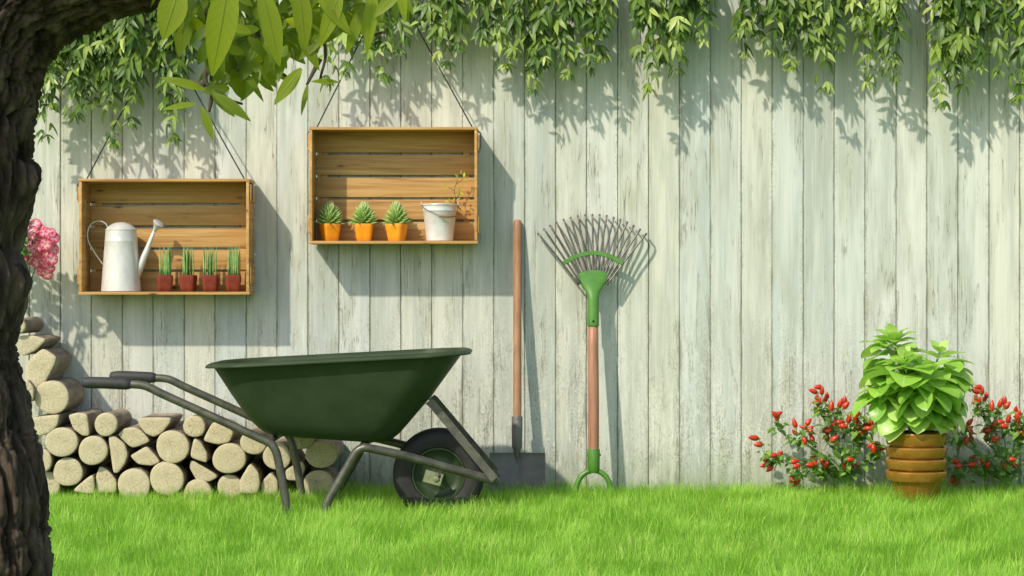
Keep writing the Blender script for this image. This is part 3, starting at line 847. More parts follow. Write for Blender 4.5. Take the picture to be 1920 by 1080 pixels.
# ------------------------------------------------------------------ leaf rake, head up
RK = lambda px, py, o=0.: lean(px, py, .045, 403, .15, 930) + Vector((0, -o, 0))
root = thing('leaf_rake', RK(1112, 932), 'green fan-shaped leaf rake standing head up against the fence', 'rake')
mb = MB(); tube(mb, [RK(1112, 590), RK(1112, 650), RK(1113, 760), RK(1113, 850), RK(1113, 866)], [.0195, .0200, .0202, .0202, .0195], 20); mb.build('shaft', M['rosewood'], root)
mb = MB()   # fan plate + sleeve as one pressed sheet: rows of (py, half width px, thickness)
rows = [(611, 11.2, .023), (609.5, 11.6, .0238), (600, 11.3, .0232), (575, 11.0, .0222), (560, 10.8, .021), (552, 11.5, .018), (545, 14.5, .014), (533, 22, .009), (520, 29, .006), (516, 31.5, .0055)]
seg = 28; vs = []
for (py, hw, th) in rows:
    for k in range(seg):
        a = 2 * PI * k / seg
        yy = py
        if py <= 533: yy = py - (533 - py) / 17 * 9.5 * (1 - abs(math.cos(a)) ** 2)   # domed top
        ex = math.copysign(abs(math.cos(a)) ** .8, math.cos(a))
        vs.append(RK(1112 + hw * ex, yy) + Vector((0, math.sin(a) * th, 0)))
fs = []
for j in range(len(rows) - 1):
    for k in range(seg): fs.append((j * seg + k, j * seg + (k + 1) % seg, (j + 1) * seg + (k + 1) % seg, (j + 1) * seg + k))
fs.append(tuple(range(seg))[::-1]); fs.append(tuple((len(rows) - 1) * seg + k for k in range(seg)))
mb.add(vs, fs); plate = mb.build('fan_plate', M['rake_green'], root, auto=50)
mb = MB(); p = RK(1112, 602, .0233); lathe(mb, [(.0045, -.002), (.0045, .0012), (.0006, .0016)], p, 12, axis=(0, -1, 0), cap=False); mb.build('screw', M['cord'], plate)
tips = [(455, 243), (500, 207), (548, 180), (597, 155), (652, 133), (707, 117), (762, 103), (820, 97), (876, 95), (932, 95), (987, 103), (1042, 117), (1095, 133), (1147, 153), (1198, 180), (1247, 210), (1295, 243)]
for i, (tx, ty) in enumerate(tips):
    u = i / 16 * 2 - 1
    tip = (900 + tx / 4.153, 380 + ty / 4.153)
    bx, by = 1112 + u * 26, 524 + 12 * u * u - 2
    mid = ((bx * .45 + tip[0] * .55), (by * .45 + tip[1] * .55) - 1)
    A = RK(bx, by); B = RK(*mid); T = RK(*tip)
    hook = .034
    mb = MB()
    n2 = catmull([A, A.lerp(B, .5), B, B.lerp(T, .55) + Vector((0, -.003, 0)), B.lerp(T, .88) + Vector((0, -.002, 0)), T + Vector((0, .005, 0)), T + Vector((0, hook * .6, 0.0005)), T + Vector((0, hook, -.001))], 3)
    tube(mb, n2, .0040, 6, ry=1.0); mb.build('tine', M['tine'], root)
mb = MB(); vs = []; NA = 26   # brace strip across the tines
for k in range(NA + 1):
    u = k / NA * 2 - 1
    cx = 1112 + 55.5 * u; cy = 474.5 + 19.5 * u * u + 0
    ny = 1 / math.sqrt(1 + (.62 * u) ** 2); nx = .62 * u * ny
    for (o, e) in ((-4.1, -.004), (-3.4, -.006), (3.4, -.006), (4.1, -.004), (4.1, .004), (-4.1, .004)):
        vs.append(RK(cx - nx * o * 0 + (nx * -o) * -1 * 1.0 * (-1), cy + ny * o) + Vector((0, e, 0)))
fs = []
for k in range(NA):
    for q in range(6): fs.append((k * 6 + q, (k + 1) * 6 + q, (k + 1) * 6 + (q + 1) % 6, k * 6 + (q + 1) % 6))
fs.append((0, 1, 2, 3, 4, 5)); fs.append(tuple(NA * 6 + q for q in (5, 4, 3, 2, 1, 0)))
mb.add(vs, fs); mb.build('brace', M['rake_green'], root, auto=40)
mb = MB(); tube(mb, [RK(1113, 842), RK(1113, 844), RK(1113, 862), RK(1113, 882), RK(1113, 887)], [.0228, .0236, .0232, .0226, .016], 22); yoke = mb.build('yoke_socket', M['rake_green'], root, auto=50)
for sx in (-1, 1):
    mb = MB(); p = RK(1113 + sx * 12, 853); lathe(mb, [(.0042, -.002), (.0042, .003), (.0005, .0036)], p, 10, axis=(sx, 0, 0), cap=False); mb.build('bolt', M['rake_green'], yoke)
mb = MB()
yp = catmull([RK(1079, 926), RK(1082, 908), RK(1090, 893), RK(1101, 885), RK(1113, 882), RK(1125, 885), RK(1136, 893), RK(1143, 908), RK(1146, 926)], 4)
tube(mb, yp, .0100, 12); mb.build('yoke', M['rake_green'], root)

# ------------------------------------------------------------------ wheelbarrow
YC = 7.37
def N(px, py, z): # point at distance z from the camera
    return W(px, py, D - z)
ZN = 7.12
def mir(p): return Vector((p.x, 2 * YC - p.y, p.z))
root = thing('wheelbarrow', (N(700, 960, YC).x, YC, 0), 'dark green single-wheel wheelbarrow parked on the grass before the logs', 'wheelbarrow')
rail = [(240, 721), (256, 721), (272, 723.5), (287, 730), (305, 739), (400, 782), (470, 814), (498, 826.5), (508, 832), (515, 842), (520, 856), (530, 905), (536, 941), (539, 975)]
railp = catmull([N(x, y, ZN) for x, y in rail], 4)
railp = [Vector((p.x, p.y, max(p.z, .0))) for p in railp]
gripp = [N(161, 717.5, ZN), N(170, 717.3, ZN), N(200, 718, ZN), N(236, 719.8, ZN), N(239, 720, ZN)]
fork = [(608, 978), (613, 945), (640, 896), (662, 857), (670, 846), (680, 840.5), (694, 841), (760, 855), (840, 877.5), (900, 894), (930, 902.5)]
def fz(px): return ZN + .02 + max(0, (px - 690) / 240) * .10
forkp = catmull([N(x, y, fz(x)) for x, y in fork], 4)
forkp = [Vector((p.x, p.y, max(p.z, 0))) for p in forkp]
for side in (0, 1):
    fx = (lambda p: p) if side == 0 else mir
    mb = MB(); tube(mb, [fx(p) for p in railp], .0142, 14, round_end=False); r = mb.build('side_rail', M['frame'], root)
    mb = MB(); tube(mb, [fx(p) for p in gripp], [.0185, .0198, .0198, .0198, .0188], 18, round_end=True); mb.build('grip', M['rubber'], r, auto=50)
    mb = MB(); tube(mb, [fx(p) for p in forkp], .0148, 14, round_end=True); mb.build('fork_tube', M['frame'], root)
    # flat strut from fork tip to tub front
    mb = MB()
    a = N(926, 897, 7.215); b = N(809, 756, 7.235)
    d = (b - a).normalized(); s = Vector((d.z, 0, -d.x)); wv = .0135; th = .004
    pts = [a - d * .004, a, b, b + d * .012 - s * .004]
    vs = []
    for q in pts:
        for (u, e) in ((-1, -1), (1, -1), (1, 1), (-1, 1)): vs.append(fx(q + s * wv * u + Vector((0, th * e, 0))))
    fs = [(i * 4 + k, i * 4 + (k + 1) % 4, i * 4 + 4 + (k + 1) % 4, i * 4 + 4 + k) for i in range(3) for k in range(4)] + [(3, 2, 1, 0), (12, 13, 14, 15)]
    mb.add(vs, fs); mb.build('strut', M['frame'], root, smooth=False)
    # bracket plate that carries the axle
    mb = MB(); c0 = N(812, 896, 7.29); dx = (N(900, 894, 7.22) - N(840, 877.5, 7.19)).normalized(); dx = Vector((dx.x, 0, dx.z)).normalized(); dz = Vector((-dx.z, 0, dx.x))
    vs = []
    for e in (-.003, .003):
        for (u, w) in ((-.031, -.021), (.031, -.021), (.031, .021), (-.031, .021)): vs.append(fx(c0 + dx * u + dz * w + Vector((0, e, 0))))
    mb.add(vs, [(0, 1, 2, 3), (7, 6, 5, 4), (0, 4, 5, 1), (1, 5, 6, 2), (2, 6, 7, 3), (3, 7, 4, 0)]); br = mb.build('axle_bracket', M['plate'], root, smooth=False)
    mb = MB(); lathe(mb, [(.010, 0), (.010, .004), (.007, .006), (.0005, .0065)], fx(c0 + dx * .012 + Vector((0, -.003, 0))), 6, axis=(0, -1 if side == 0 else 1, 0), cap=False); mb.build('axle_nut', M['plate'], br, smooth=False)
# cross bars
for (px, py) in ((680, 840), (505, 829)):
    mb = MB(); p = N(px, py, ZN + .02); p.z += .002; tube(mb, [p, mir(p)], .010, 10); mb.build('cross_bar', M['frame'], root)
# wheel
wc = N(823, 888, YC)
R = .158
wheel = thing('wheel_tmp', wc, None, None); bpy.data.objects.remove(wheel)
mb = MB(); seg = 96; prof = []
hw = .045
tp = [(.090, hw * .55), (.094, hw * .86), (.112, hw * 1.0), (.135, hw * .97), (.148, hw * .80), (.1535, hw * .62)]
tread = []
for k in range(7):
    u = .58 - k * .58 * 2 / 6
    tread += [(.1575, hw * (u + .06)), (.1575, hw * (u - .04)), (.1545, hw * (u - .06)), (.1545, hw * (u - .11))]
tp2 = tp + [(r_, w_) for r_, w_ in tread if w_ > -hw * .64] + [(r_, -w_) for r_, w_ in tp[::-1]]
lathe(mb, [(r_ / .158 * R, w_) for r_, w_ in tp2], wc, seg, axis=(0, 1, 0), cap=False)
tyre = mb.build('tyre', M['tyre'], root, auto=35)
mb = MB()
hp_ = [(.0005, .036), (.020, .036), (.022, .030), (.055, .016), (.070, .020), (.082, .030), (.0865, .0385), (.0915, .0385), (.092, .030)]
lathe(mb, [(r_, -w_) for r_, w_ in hp_] + [(r_, w_) for r_, w_ in hp_[::-1]], wc, 64, axis=(0, 1, 0), cap=False)
hub = mb.build('hub', M['hub'], root, auto=45)
mb = MB(); tube(mb, [wc + Vector((0, -.085, 0)), wc + Vector((0, .085, 0))], .009, 12); mb.build('axle', M['frame'], root)
# tub: stacked rounded-rectangle rings (px outline on the near side -> world)
def tub_ring(xl, yl, xr, yr, hy, rc, zc, off=0.0):
    """ring between left point and right point (photo px at distance zc) with half depth hy, corner radius rc"""
    A = N(xl, yl, zc); B = N(xr, yr, zc); L = (B - A); L.y = 0
    ln = L.length; ex = L.normalized(); C = Vector(((A.x + B.x) / 2, YC, (A.z + B.z) / 2))
    hx = ln / 2; out = []; Q = 9
    for (sx, sy, a0) in ((1, -1, -PI / 2), (1, 1, 0), (-1, 1, PI / 2), (-1, -1, PI)):
        for k in range(Q + 1):
            a = a0 + (PI / 2) * k / Q
            out.append(C + ex * (sx * (hx - rc) + math.cos(a) * rc) + Vector((0, sy * (hy - rc) + math.sin(a) * rc, off)))
    return out
def lerp(a, b, t): return a + (b - a) * t
rings = []
# outside from floor up
OUT = [ # xl, yl, xr, yr, hy, rc, zc
 (520, 821, 700, 833, .10, .06, 7.2),
 (502, 818.5, 715, 832.5, .140, .07, 7.19), (489, 813.5, 731, 828, .168, .085, 7.18), (478, 806, 744, 818, .186, .095, 7.17), (465, 794, 758, 803, .200, .105, 7.16),
 (450, 777, 775, 783, .214, .115, 7.15), (425, 742, 805, 748, .238, .13, 7.135), (405, 712, 833, 709, .258, .14, 7.12), (391, 691, 860, 672, .275, .145, 7.11),
 (390, 688.5, 862, 667.5, .277, .146, 7.11), (385, 689, 869, 666, .286, .15, 7.10), (378, 690.5, 877, 665, .295, .155, 7.09), (374.8, 693.0, 880.6, 666.5, .300, .157, 7.085),
 (373.8, 691, 881.6, 664, .301, .157, 7.085), (376.5, 687, 878, 660.5, .297, .155, 7.09), (384, 683.5, 870, 658.2, .286, .148, 7.1), (390, 684, 862, 659.5, .279, .148, 7.1), (394, 688, 857, 669, .272, .142, 7.11),
 (409, 712, 829, 709, .254, .137, 7.12), (429, 742, 801, 748, .234, .127, 7.135), (454, 777, 771, 781, .210, .112, 7.15), (482, 804, 741, 814, .182, .092, 7.17), (505, 815, 713, 828, .136, .07, 7.19), (524, 818, 698, 829, .09, .05, 7.2)]
for o_ in OUT: rings.append(tub_ring(*o_))
mb = MB(); n = len(rings[0]); vs = [p for r_ in rings for p in r_]; fs = []
for a in range(len(rings) - 1):
    for k in range(n): fs.append((a * n + k, a * n + (k + 1) % n, (a + 1) * n + (k + 1) % n, (a + 1) * n + k))
fs.append(tuple(range(n))[::-1]); fs.append(tuple((len(rings) - 1) * n + k for k in range(n)))
mb.add(vs, fs); mb.build('tub', M['tub'], root, auto=50)

# ------------------------------------------------------------------ potted leafy plant
c = W(1718, 0, .40); c.z = 0
k = 1 / 526.
root = thing('potted_plant', c, 'bushy bright green plant in a banded terracotta pot on the lawn', 'potted plant')
zpx = lambda py: H - (py - 540) / F * c.y
mb = MB()
prof = [(.0005, .001), (38 * k, .001), (39 * k, .004), (46.5 * k, zpx(903)), (48 * k, zpx(901))]
lathe(mb, prof + [(48 * k, zpx(830)), (53 * k, zpx(812)), (52 * k, zpx(820))], c, 64, cap=False)
pot = mb.build('pot', M['copper'], root, auto=40)
for (ya, yb) in ((901, 881.5), (878.8, 859.2), (856.2, 836.6), (833.6, 809.5)):
    mb = MB(); za, zb = zpx(ya), zpx(yb)
    h_ = zb - za
    lathe(mb, [(49 * k, za), (53.8 * k, za + h_ * .02), (55.0 * k, za + h_ * .10), (56.4 * k, za + h_ * .5), (58 * k, za + h_ * .86), (57.6 * k, za + h_ * .95), (56.0 * k, za + h_ * .99), (50 * k, za + h_)], c, 64, cap=False)
    mb.build('rim', M['copper'], pot, auto=50)
mb = MB(); lathe(mb, [(54 * k, zpx(815)), (.0005, zpx(811))], c, 40, cap=False); mb.build('soil', M['soil'], root)
random.seed(77)
mbL = MB()
heads = [(1674, 628, .37, 58, 1.0), (1695, 668, .52, 70, 1.05), (1762, 658, .42, 64, 1.0), (1735, 690, .54, 66, 1.05), (1660, 705, .44, 55, .9), (1764, 702, .36, 55, .8), (1715, 715, .30, 60, .9)]
gb = Vector((c.x, c.y, zpx(815)))
for hi_, (hx, hy_, hd, ln, sc) in enumerate(heads):
    top = W(hx, hy_, hd)
    mbS = MB(); tube(mbS, catmull([gb + Vector(((top.x - gb.x) * .12, (top.y - gb.y) * .12, -.01)), gb.lerp(top, .4) + Vector((0, 0, -.01)), top], 5), [.005] * 5 + [.004] * 5 + [.002], 8); mbS.build('stem', M['green_stem'], root)
def basil_leaf(base, az, el, L, droop, tint):
    dr = Vector((math.cos(az) * math.cos(el), math.sin(az) * math.cos(el), math.sin(el)))
    n2 = Vector((-math.cos(az) * math.sin(el), -math.sin(az) * math.sin(el), math.cos(el))) + rv(.28)
    leaf(mbL, base, dr, n2, L, L * random.uniform(.70, .84), droop, .20, 'broad', tint, rows=9, twist=random.uniform(-.25, .25), wav=.012)
for hi_, (hx, hy_, hd, ln, sc) in enumerate(heads):
    top = W(hx, hy_, hd)
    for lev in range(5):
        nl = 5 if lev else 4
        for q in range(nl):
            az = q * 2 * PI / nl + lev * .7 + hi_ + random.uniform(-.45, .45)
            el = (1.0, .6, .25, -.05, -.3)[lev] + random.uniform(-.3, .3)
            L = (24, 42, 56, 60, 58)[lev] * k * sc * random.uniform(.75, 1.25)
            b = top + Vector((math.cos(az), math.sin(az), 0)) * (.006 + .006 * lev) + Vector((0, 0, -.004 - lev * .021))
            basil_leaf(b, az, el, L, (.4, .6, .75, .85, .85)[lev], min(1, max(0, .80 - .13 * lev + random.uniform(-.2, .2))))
for q in range(12):   # the tall tuft at the top
    t_ = W(1674, 634, .37); az = q * 2.39996
    basil_leaf(t_ + Vector((math.cos(az), math.sin(az), 0)) * .012 + Vector((0, 0, -.004 * q)), az, 1.05 - .09 * q, (34 + 1.5 * q) * k, .75, random.uniform(.2, .6))
# outer shell of big drooping leaves down to the pot rim
for q in range(70):
    az = q * 2.39996; t = (q + .5) / 70
    zz = lerp(zpx(690), zpx(782), t)
    rad = (56 - 22 * t) * k * random.uniform(.75, 1.0)
    b = Vector((c.x, c.y, zz)) + Vector((math.cos(az), math.sin(az), 0)) * rad
    basil_leaf(b, az + random.uniform(-.4, .4), .15 - .5 * t + random.uniform(-.2, .2), random.uniform(52, 72) * k, random.uniform(.5, 1.0), random.uniform(.2, .85))
for (ax_, az_, L_) in ((1690, -2.3, 70), (1745, -1.1, 62), (1720, -1.7, 60), (1770, -.6, 60)):
    b = W(ax_, 768, .46); basil_leaf(b, az_, -.35, L_ * k, .9, .6)
mbL.build('foliage', M['basil'], root)

# ------------------------------------------------------------------ pepper bushes
PQ = [(410,435,-1,-.4,26),(458,432,0,-1,22),(433,470,-.3,-1,18),(475,478,0,-1,17),(425,497,-1,0,18),(440,535,-.5,-.8,24),(508,515,.1,-1,34),(555,500,.3,-1,28),(587,510,.6,-.7,24),(637,533,0,-1,18),(688,480,.1,-1,20),(710,495,.8,-.3,18),(208,560,-.6,-.6,26),(222,572,.3,-.9,24),(228,556,.8,-.4,20),(312,605,-.3,-1,30),(387,600,.5,-.6,24),(357,627,-.7,-.3,20),(395,635,.5,-.3,22),(398,660,0,.6,20),(312,655,-.6,-.6,18),(367,700,0,1,22),(408,697,.2,1,22),(485,645,.5,0,24),(485,680,0,-1,26),(523,610,.2,-1,26),(540,625,.8,-.2,24),(525,690,.7,-.6,26),(575,622,.9,.1,22),(603,580,.2,-1,32),(640,585,0,-1,26),(650,625,.2,1,26),(650,665,-.2,1,22),(670,655,.7,-.3,22),(693,610,-.3,-.8,24),(720,605,.2,-1,26),(710,635,.9,0,28),(740,630,.9,-.2,24),(762,625,.6,.4,20),(92,685,-1,-.15,36),(118,720,-.9,0,24),(160,805,-.9,-.3,26),(150,832,-1,.2,28),(195,778,-.9,0,28),(235,770,.3,-.6,24),(178,850,-.7,.6,24),(315,810,.9,-.1,22),(395,828,-.9,0,26),(415,788,.3,-.2,20),(457,803,-.1,-.2,22),(318,925,-.6,.5,36),(610,800,.8,0,18),(590,828,0,.3,14),(633,832,.5,0,19),(735,748,.2,1,22),(775,740,.8,.1,22),(750,715,-.6,-.3,20),(715,725,-.5,.4,20)]
def proto_pepper():
    mb = MB(); lathe(mb, [(.0006, 0), (.0034, .0008), (.0058, .005), (.0064, .010), (.0055, .017), (.0036, .0235), (.0014, .0278), (.0002, .029)], (0, 0, 0), 14, cap=False)
    return mb
random.seed(31)
PQ += [(x + random.uniform(-26, 26), y + random.uniform(-26, 26), dx + random.uniform(-.4, .4), dy + random.uniform(-.4, .4), l * .9) for (x, y, dx, dy, l) in random.sample(PQ, 24) if 240 < x < 760]
PD = .13
pm_mesh = None; cal_mesh = None
c0 = W(1591, 0, PD); c0.z = 0
bush = thing('pepper_plant', c0, 'low pepper bush with many small red peppers, left of the banded pot', 'pepper plant', 'red pepper bushes at the foot of the fence')
def PZ(x, y, d): return W(1380 + x / 2.843, 580 + y / 2.843, d)
mbS = MB(); mbF = MB()
nodes = []
hubs = [(600, 900), (560, 830), (640, 820), (500, 800), (690, 800)]
stems_main = []
for (hx, hy_, ex, ey, ed) in ((600, 940, 455, 560, .14), (600, 940, 550, 560, .10), (600, 940, 640, 600, .18), (600, 940, 330, 690, .16), (600, 940, 170, 800, .14), (600, 940, 700, 660, .12), (600, 940, 400, 760, .22), (600, 940, 520, 700, .20), (600, 940, 760, 750, .16), (600, 940, 330, 900, .2), (600, 940, 230, 650, .1), (600, 940, 600, 760, .22)):
    a = PZ(hx, hy_, PD); a.z = max(a.z, 0); e = PZ(ex, ey, ed)
    mid = a.lerp(e, .5) + Vector((random.uniform(-.015, .015), 0, .035))
    pts = catmull([a, a.lerp(mid, .5) + Vector((0, 0, .012)), mid, e], 5)
    tube(mbS, pts, lin([.0042, .0034, .0026, .0014], 5), 7); stems_main += pts[4:]
first = True
for (x, y, dx, dy, l) in PQ:
    dd = random.uniform(.07, .24); p = PZ(x, y, dd)
    dr = Vector((dx, random.uniform(-.55, .1), -dy)).normalized()
    s = (l * 1.15 + 20) / 2.843 / 508 / .027
    base = p - dr * (.0145 * s)
    o = None
    if first:
        pm_mesh = proto_pepper().build('pepper', M['pepper'], bush); pm_mesh.location = base - ABS[bush.name]
        # undo the origin shift: the prototype is modelled at its own origin
        for v in pm_mesh.data.vertices: v.co += ABS[bush.name]
        o = pm_mesh
        mb = MB(); lathe(mb, [(.0010, -.006), (.0013, -.002), (.0036, .0003), (.0044, .0022), (.0035, .0016)], (0, 0, 0), 8, cap=False)
        cal = mb.build('calyx', M['calyx'], pm_mesh)
        for v in cal.data.vertices: v.co += ABS[bush.name]
        first = False
    else:
        o = pm_mesh.copy(); COL.objects.link(o); o.parent = bush; o.location = base - ABS[bush.name]
        cc = cal.copy(); COL.objects.link(cc); cc.parent = o
    q = dr.to_track_quat('Z', 'Y'); o.rotation_mode = 'QUATERNION'; o.rotation_quaternion = q
    sw = random.uniform(1.25, 1.5) if l < 27 else 1.1
    o.scale = (s * sw, s * sw, s)
    # pedicel to the nearest stem point below
    best = min(stems_main, key=lambda m_: (m_ - base).length + max(0, m_.z - base.z) * 2)
    mid = base.lerp(best, .5) + Vector((0, -.004, -.010 if base.z > best.z else .012))
    tube(mbS, catmull([base - dr * .003, mid, best], 3), .0011, 5); nodes += [mid, base.lerp(best, .75)]
mbS.build('stem', M['green_stem'], bush)
pool = stems_main + nodes + nodes
for q in range(520):
    b = random.choice(pool) + rv(.022)
    if b.y > D - .02: b.y = D - .03
    if b.z < .02: continue
    az = random.uniform(0, 2 * PI); el = random.uniform(-.7, .6)
    dr = Vector((math.cos(az) * math.cos(el), math.sin(az) * math.cos(el) - .2, math.sin(el)))
    L = random.uniform(.018, .046)
    leaf(mbF, b, dr, Vector((0, -.3, 1)) + rv(.5), L, L * random.uniform(.42, .58), random.uniform(.2, 1.0), .3, 'ovate', None, rows=5)
mbF.build('foliage', M['pep_leaf'], bush)
b2 = bush.copy(); COL.objects.link(b2); b2.location = bush.location + Vector((300 / F * (D - PD), 0, 0)); b2['label'] = 'pepper bush with red peppers right of the banded pot, cut by the picture edge'
for ch in list(bush.children):
    cc = ch.copy(); COL.objects.link(cc); cc.parent = b2
    for gch in ch.children:
        dd = gch.copy(); COL.objects.link(dd); dd.parent = cc

# ------------------------------------------------------------------ pink flowering shrub behind the trunk
random.seed(91)
sx0 = W(12, 0, .42); sx0.z = 0
shrub = thing('flowering_shrub', W(0, 930, .2), 'pink blossoming shrub showing past the tree trunk', 'shrub')
mbS = MB(); mbF = MB(); mbP = MB()
sb = W(-30, 940, .22); sb.z = 0
tops = [(20, 455, .22), (45, 430, .20), (-20, 440, .24), (30, 510, .26), (62, 450, .20), (70, 490, .19), (0, 400, .2)]
for (x, y, d_) in tops:
    e = W(x, y, d_); tube(mbS, catmull([sb, sb.lerp(e, .5) + Vector((-.03, 0, .02)), e], 6), lin([.008, .006, .002], 6), 7)
mbS.build('stem', M['brown_twig'], shrub)
for q in range(150):
    a = random.uniform(0, 2 * PI); rr_ = math.sqrt(random.random())
    px, py = 20 + 52 * rr_ * math.cos(a), 460 + 62 * rr_ * math.sin(a)
    if px > 52: px = 52 - (px - 52) * .6
    b = W(px - 12, py, random.uniform(.13, .29))
    leaf(mbF, b, Vector((math.cos(a) * .7, random.uniform(-.7, .5), random.uniform(-.6, .6))), Vector((0, -.5, .8)) + rv(.4), random.uniform(.035, .055), random.uniform(.016, .026), .6, .2, 'ovate', None, rows=5)
mbF.build('foliage', M['pep_leaf'], shrub)
def blossom(c_, ax_, r_):
    ax_ = ax_.normalized(); u = ax_.orthogonal().normalized(); w = ax_.cross(u); ph = random.random() * 6
    mb = MB()
    for q in range(5):
        a = ph + q * 2 * PI / 5
        rad = u * math.cos(a) + w * math.sin(a)
        leaf(mb, c_, rad + ax_ * .55, ax_ - rad * .5, r_, r_ * 1.05, .75, .12, 'petal', random.random(), rows=5)
    tube(mb, [c_ - ax_ * .012, c_], .0014, 5)
    mb.build('blossom', M['petal'], shrub)
tr = [(66, 420), (74, 430), (85, 436), (94, 438), (78, 446), (62, 448), (96, 452), (86, 458), (70, 462), (99, 468), (88, 473), (76, 478), (58, 470), (97, 486), (84, 492), (70, 492), (92, 502), (80, 508), (88, 514), (60, 434), (101, 445), (56, 486)]
for (x, y) in tr:
    blossom(W(x, y, .2 + random.uniform(-.02, .03)), Vector(((x - 78) / 60, -1 + random.uniform(-.2, .3), -(y - 468) / 70)) + rv(.25), .0235)

# ------------------------------------------------------------------ hanging vines
def vine(name_label, strands, seed):
    random.seed(seed)
    mx = sum(s_[0] for s_ in strands) / len(strands)
    top = W(mx, 0, .06); top.z = FT
    r_ = thing('hanging_vine', top, name_label, 'vine', 'green vines trailing over the top of the fence')
    mbF = MB()
    for (x, tip, dd, full) in strands:
        subs = [(x, tip, dd)]
        for q in range(max(0, full - 1) if seed < 7 else (full + 1) // 3):
            if q >= 2 and random.random() < .6: continue
            subs.append((x + random.uniform(-18, 18), lerp(-30, tip, random.uniform(.30, .85)), dd + random.uniform(-.05, .05)))
        for si, (sx_, st_, sd) in enumerate(subs):
            sd = max(.03, sd)
            t0 = W(sx_ + random.uniform(-6, 6), 0, 0); t0.z = FT + .012; t0.y = D + .01
            t1 = W(sx_, 0, sd * .7); t1.z = FT - .02
            e = W(sx_ + random.uniform(-8, 8), st_ - 14, sd)
            m1 = t1.lerp(e, .35) + Vector((random.uniform(-.02, .02), -.01, 0)); m2 = t1.lerp(e, .7) + Vector((random.uniform(-.015, .015), 0, 0))
            pts = catmull([t0, t1, m1, m2, e], 7)
            mbS = MB(); tube(mbS, pts, lin([.0024, .0022, .0019, .0015, .0008], 7), 5); mbS.build('stem', M['twig'], r_)
            # leaves by arc length
            acc = 0; nxt = .03; az = random.uniform(0, 6)
            for i in range(7, len(pts) - 1):
                seg_ = pts[i + 1] - pts[i]; sl = seg_.length; acc += sl
                while acc > nxt:
                    f_ = 1 - (acc - nxt) / sl; b = pts[i] + seg_ * f_
                    nxt += random.uniform(.026, .044); az += 2.4
                    left = (len(pts) - 1 - i) / len(pts)
                    palm(mbF, b, az, .62 + .55 * min(1, left * 3.0) * random.uniform(.75, 1.1))
            palm(mbF, pts[-1], az + 1, .55); palm(mbF, pts[-1], az + 3, .5)
    mbF.build('foliage', M['vine'], r_)
def palm(mb, b, az, sc):
    """one compound leaf: short stalk, 3-5 drooping leaflets"""
    if math.sin(az) > .3: az = -az
    out = Vector((math.cos(az), math.sin(az) * .9 - .15, random.uniform(-.1, .25))).normalized()
    hub_ = b + out * random.uniform(.010, .030) * sc + Vector((0, 0, -.004))
    if hub_.y > D - .012: hub_.y = D - .012
    n_ = random.choice((3, 3, 4, 5)); tn = min(1, max(0, random.gauss(.5, .3)))
    side = Vector((-out.y, out.x, 0)).normalized()
    for q in range(n_):
        s_ = (q - (n_ - 1) / 2) / max(1, (n_ - 1) / 2)
        dr = out * (.55 - .2 * abs(s_)) + side * s_ * .85 + Vector((0, 0, -.75 + .25 * abs(s_))) + rv(.14)
        L = random.uniform(.064, .092) * sc * (1 - .16 * abs(s_))
        nrm = out * .9 + Vector((0, -.45, .75)) + rv(.2)
        if (hub_ + dr.normalized() * L).y > D - .004: dr.y = min(dr.y, 0)
        leaf(mb, hub_, dr, nrm, L, L * random.uniform(.25, .32), random.uniform(.2, .9), .22, 'lance', min(1, max(0, tn + random.uniform(-.12, .12))), rows=5)
VD = .15
vine('vine with a thin drooping tip right beside the trunk, above the pink blossoms', [(86, 265, .14, 2), (108, 205, .15, 3), (134, 225, .13, 3)], 1)
vine('broad thick vine curtain under the tree branch, left of the lower crate cord', [(155, 225, .16, 4), (180, 205, .14, 3), (200, 190, .16, 3), (218, 278, .15, 2), (248, 240, .16, 4), (268, 150, .13, 2)], 2)
vine('narrow tapering vine tail hanging alone over the lower crate', [(312, 215, .12, 2), (326, 270, .14, 3), (338, 200, .10, 2)], 3)
vine('vine hanging behind the tree leaves, left of the higher crate cord', [(622, 165, .13, 1), (645, 145, .15, 1), (690, 120, .14, 2)], 4)
vine('vine hanging inside the cord triangle above the higher crate', [(715, 150, .12, 2), (748, 105, .14, 1), (790, 60, .14, 1)], 5)
vine('vine with a forked tip just right of the higher crate cord', [(806, 75, .15, 1), (832, 130, .16, 2), (855, 100, .13, 2)], 6)
vine('vine ending above the shovel shaft', [(905, 85, .15, 2), (945, 135, .14, 2), (962, 115, .16, 2)], 7)
vine('vine with one long dangling tip left of the rake head', [(1003, 178, .14, 2), (1030, 120, .16, 1), (1060, 150, .15, 2)], 8)
vine('short bunched vine straight above the rake head', [(1092, 110, .14, 2), (1112, 140, .15, 2), (1128, 120, .12, 1)], 9)
vine('long full vine right of the rake head, tapering to a leafy point', [(1196, 110, .15, 3), (1217, 180, .16, 2), (1240, 125, .14, 2)], 10)
vine('ragged vine with two short ends right of the long full vine', [(1272, 140, .15, 2), (1290, 80, .14, 3), (1324, 85, .15, 2)], 11)
vine('sparse vine hanging by itself over the bare middle boards', [(1400, 110, .15, 3), (1420, 70, .13, 1), (1448, 105, .16, 2)], 12)
vine('vine above the left pepper bush with a slender trailing end', [(1487, 135, .14, 2), (1515, 100, .15, 3), (1540, 175, .15, 2), (1562, 95, .13, 2)], 13)
vine('vine with small separate tip directly over the banded pot plant', [(1602, 60, .14, 1), (1630, 165, .12, 0), (1660, 140, .15, 3), (1678, 155, .16, 3)], 14)
vine('dense long vine reaching lowest on the right, beyond the banded pot', [(1745, 80, .15, 2), (1772, 205, .15, 3), (1790, 150, .17, 3), (1805, 175, .15, 2)], 15)
vine('thick vine mass at the far right edge of the fence', [(1838, 140, .16, 4), (1868, 145, .15, 4), (1905, 195, .14, 3), (1925, 160, .16, 3)], 16)

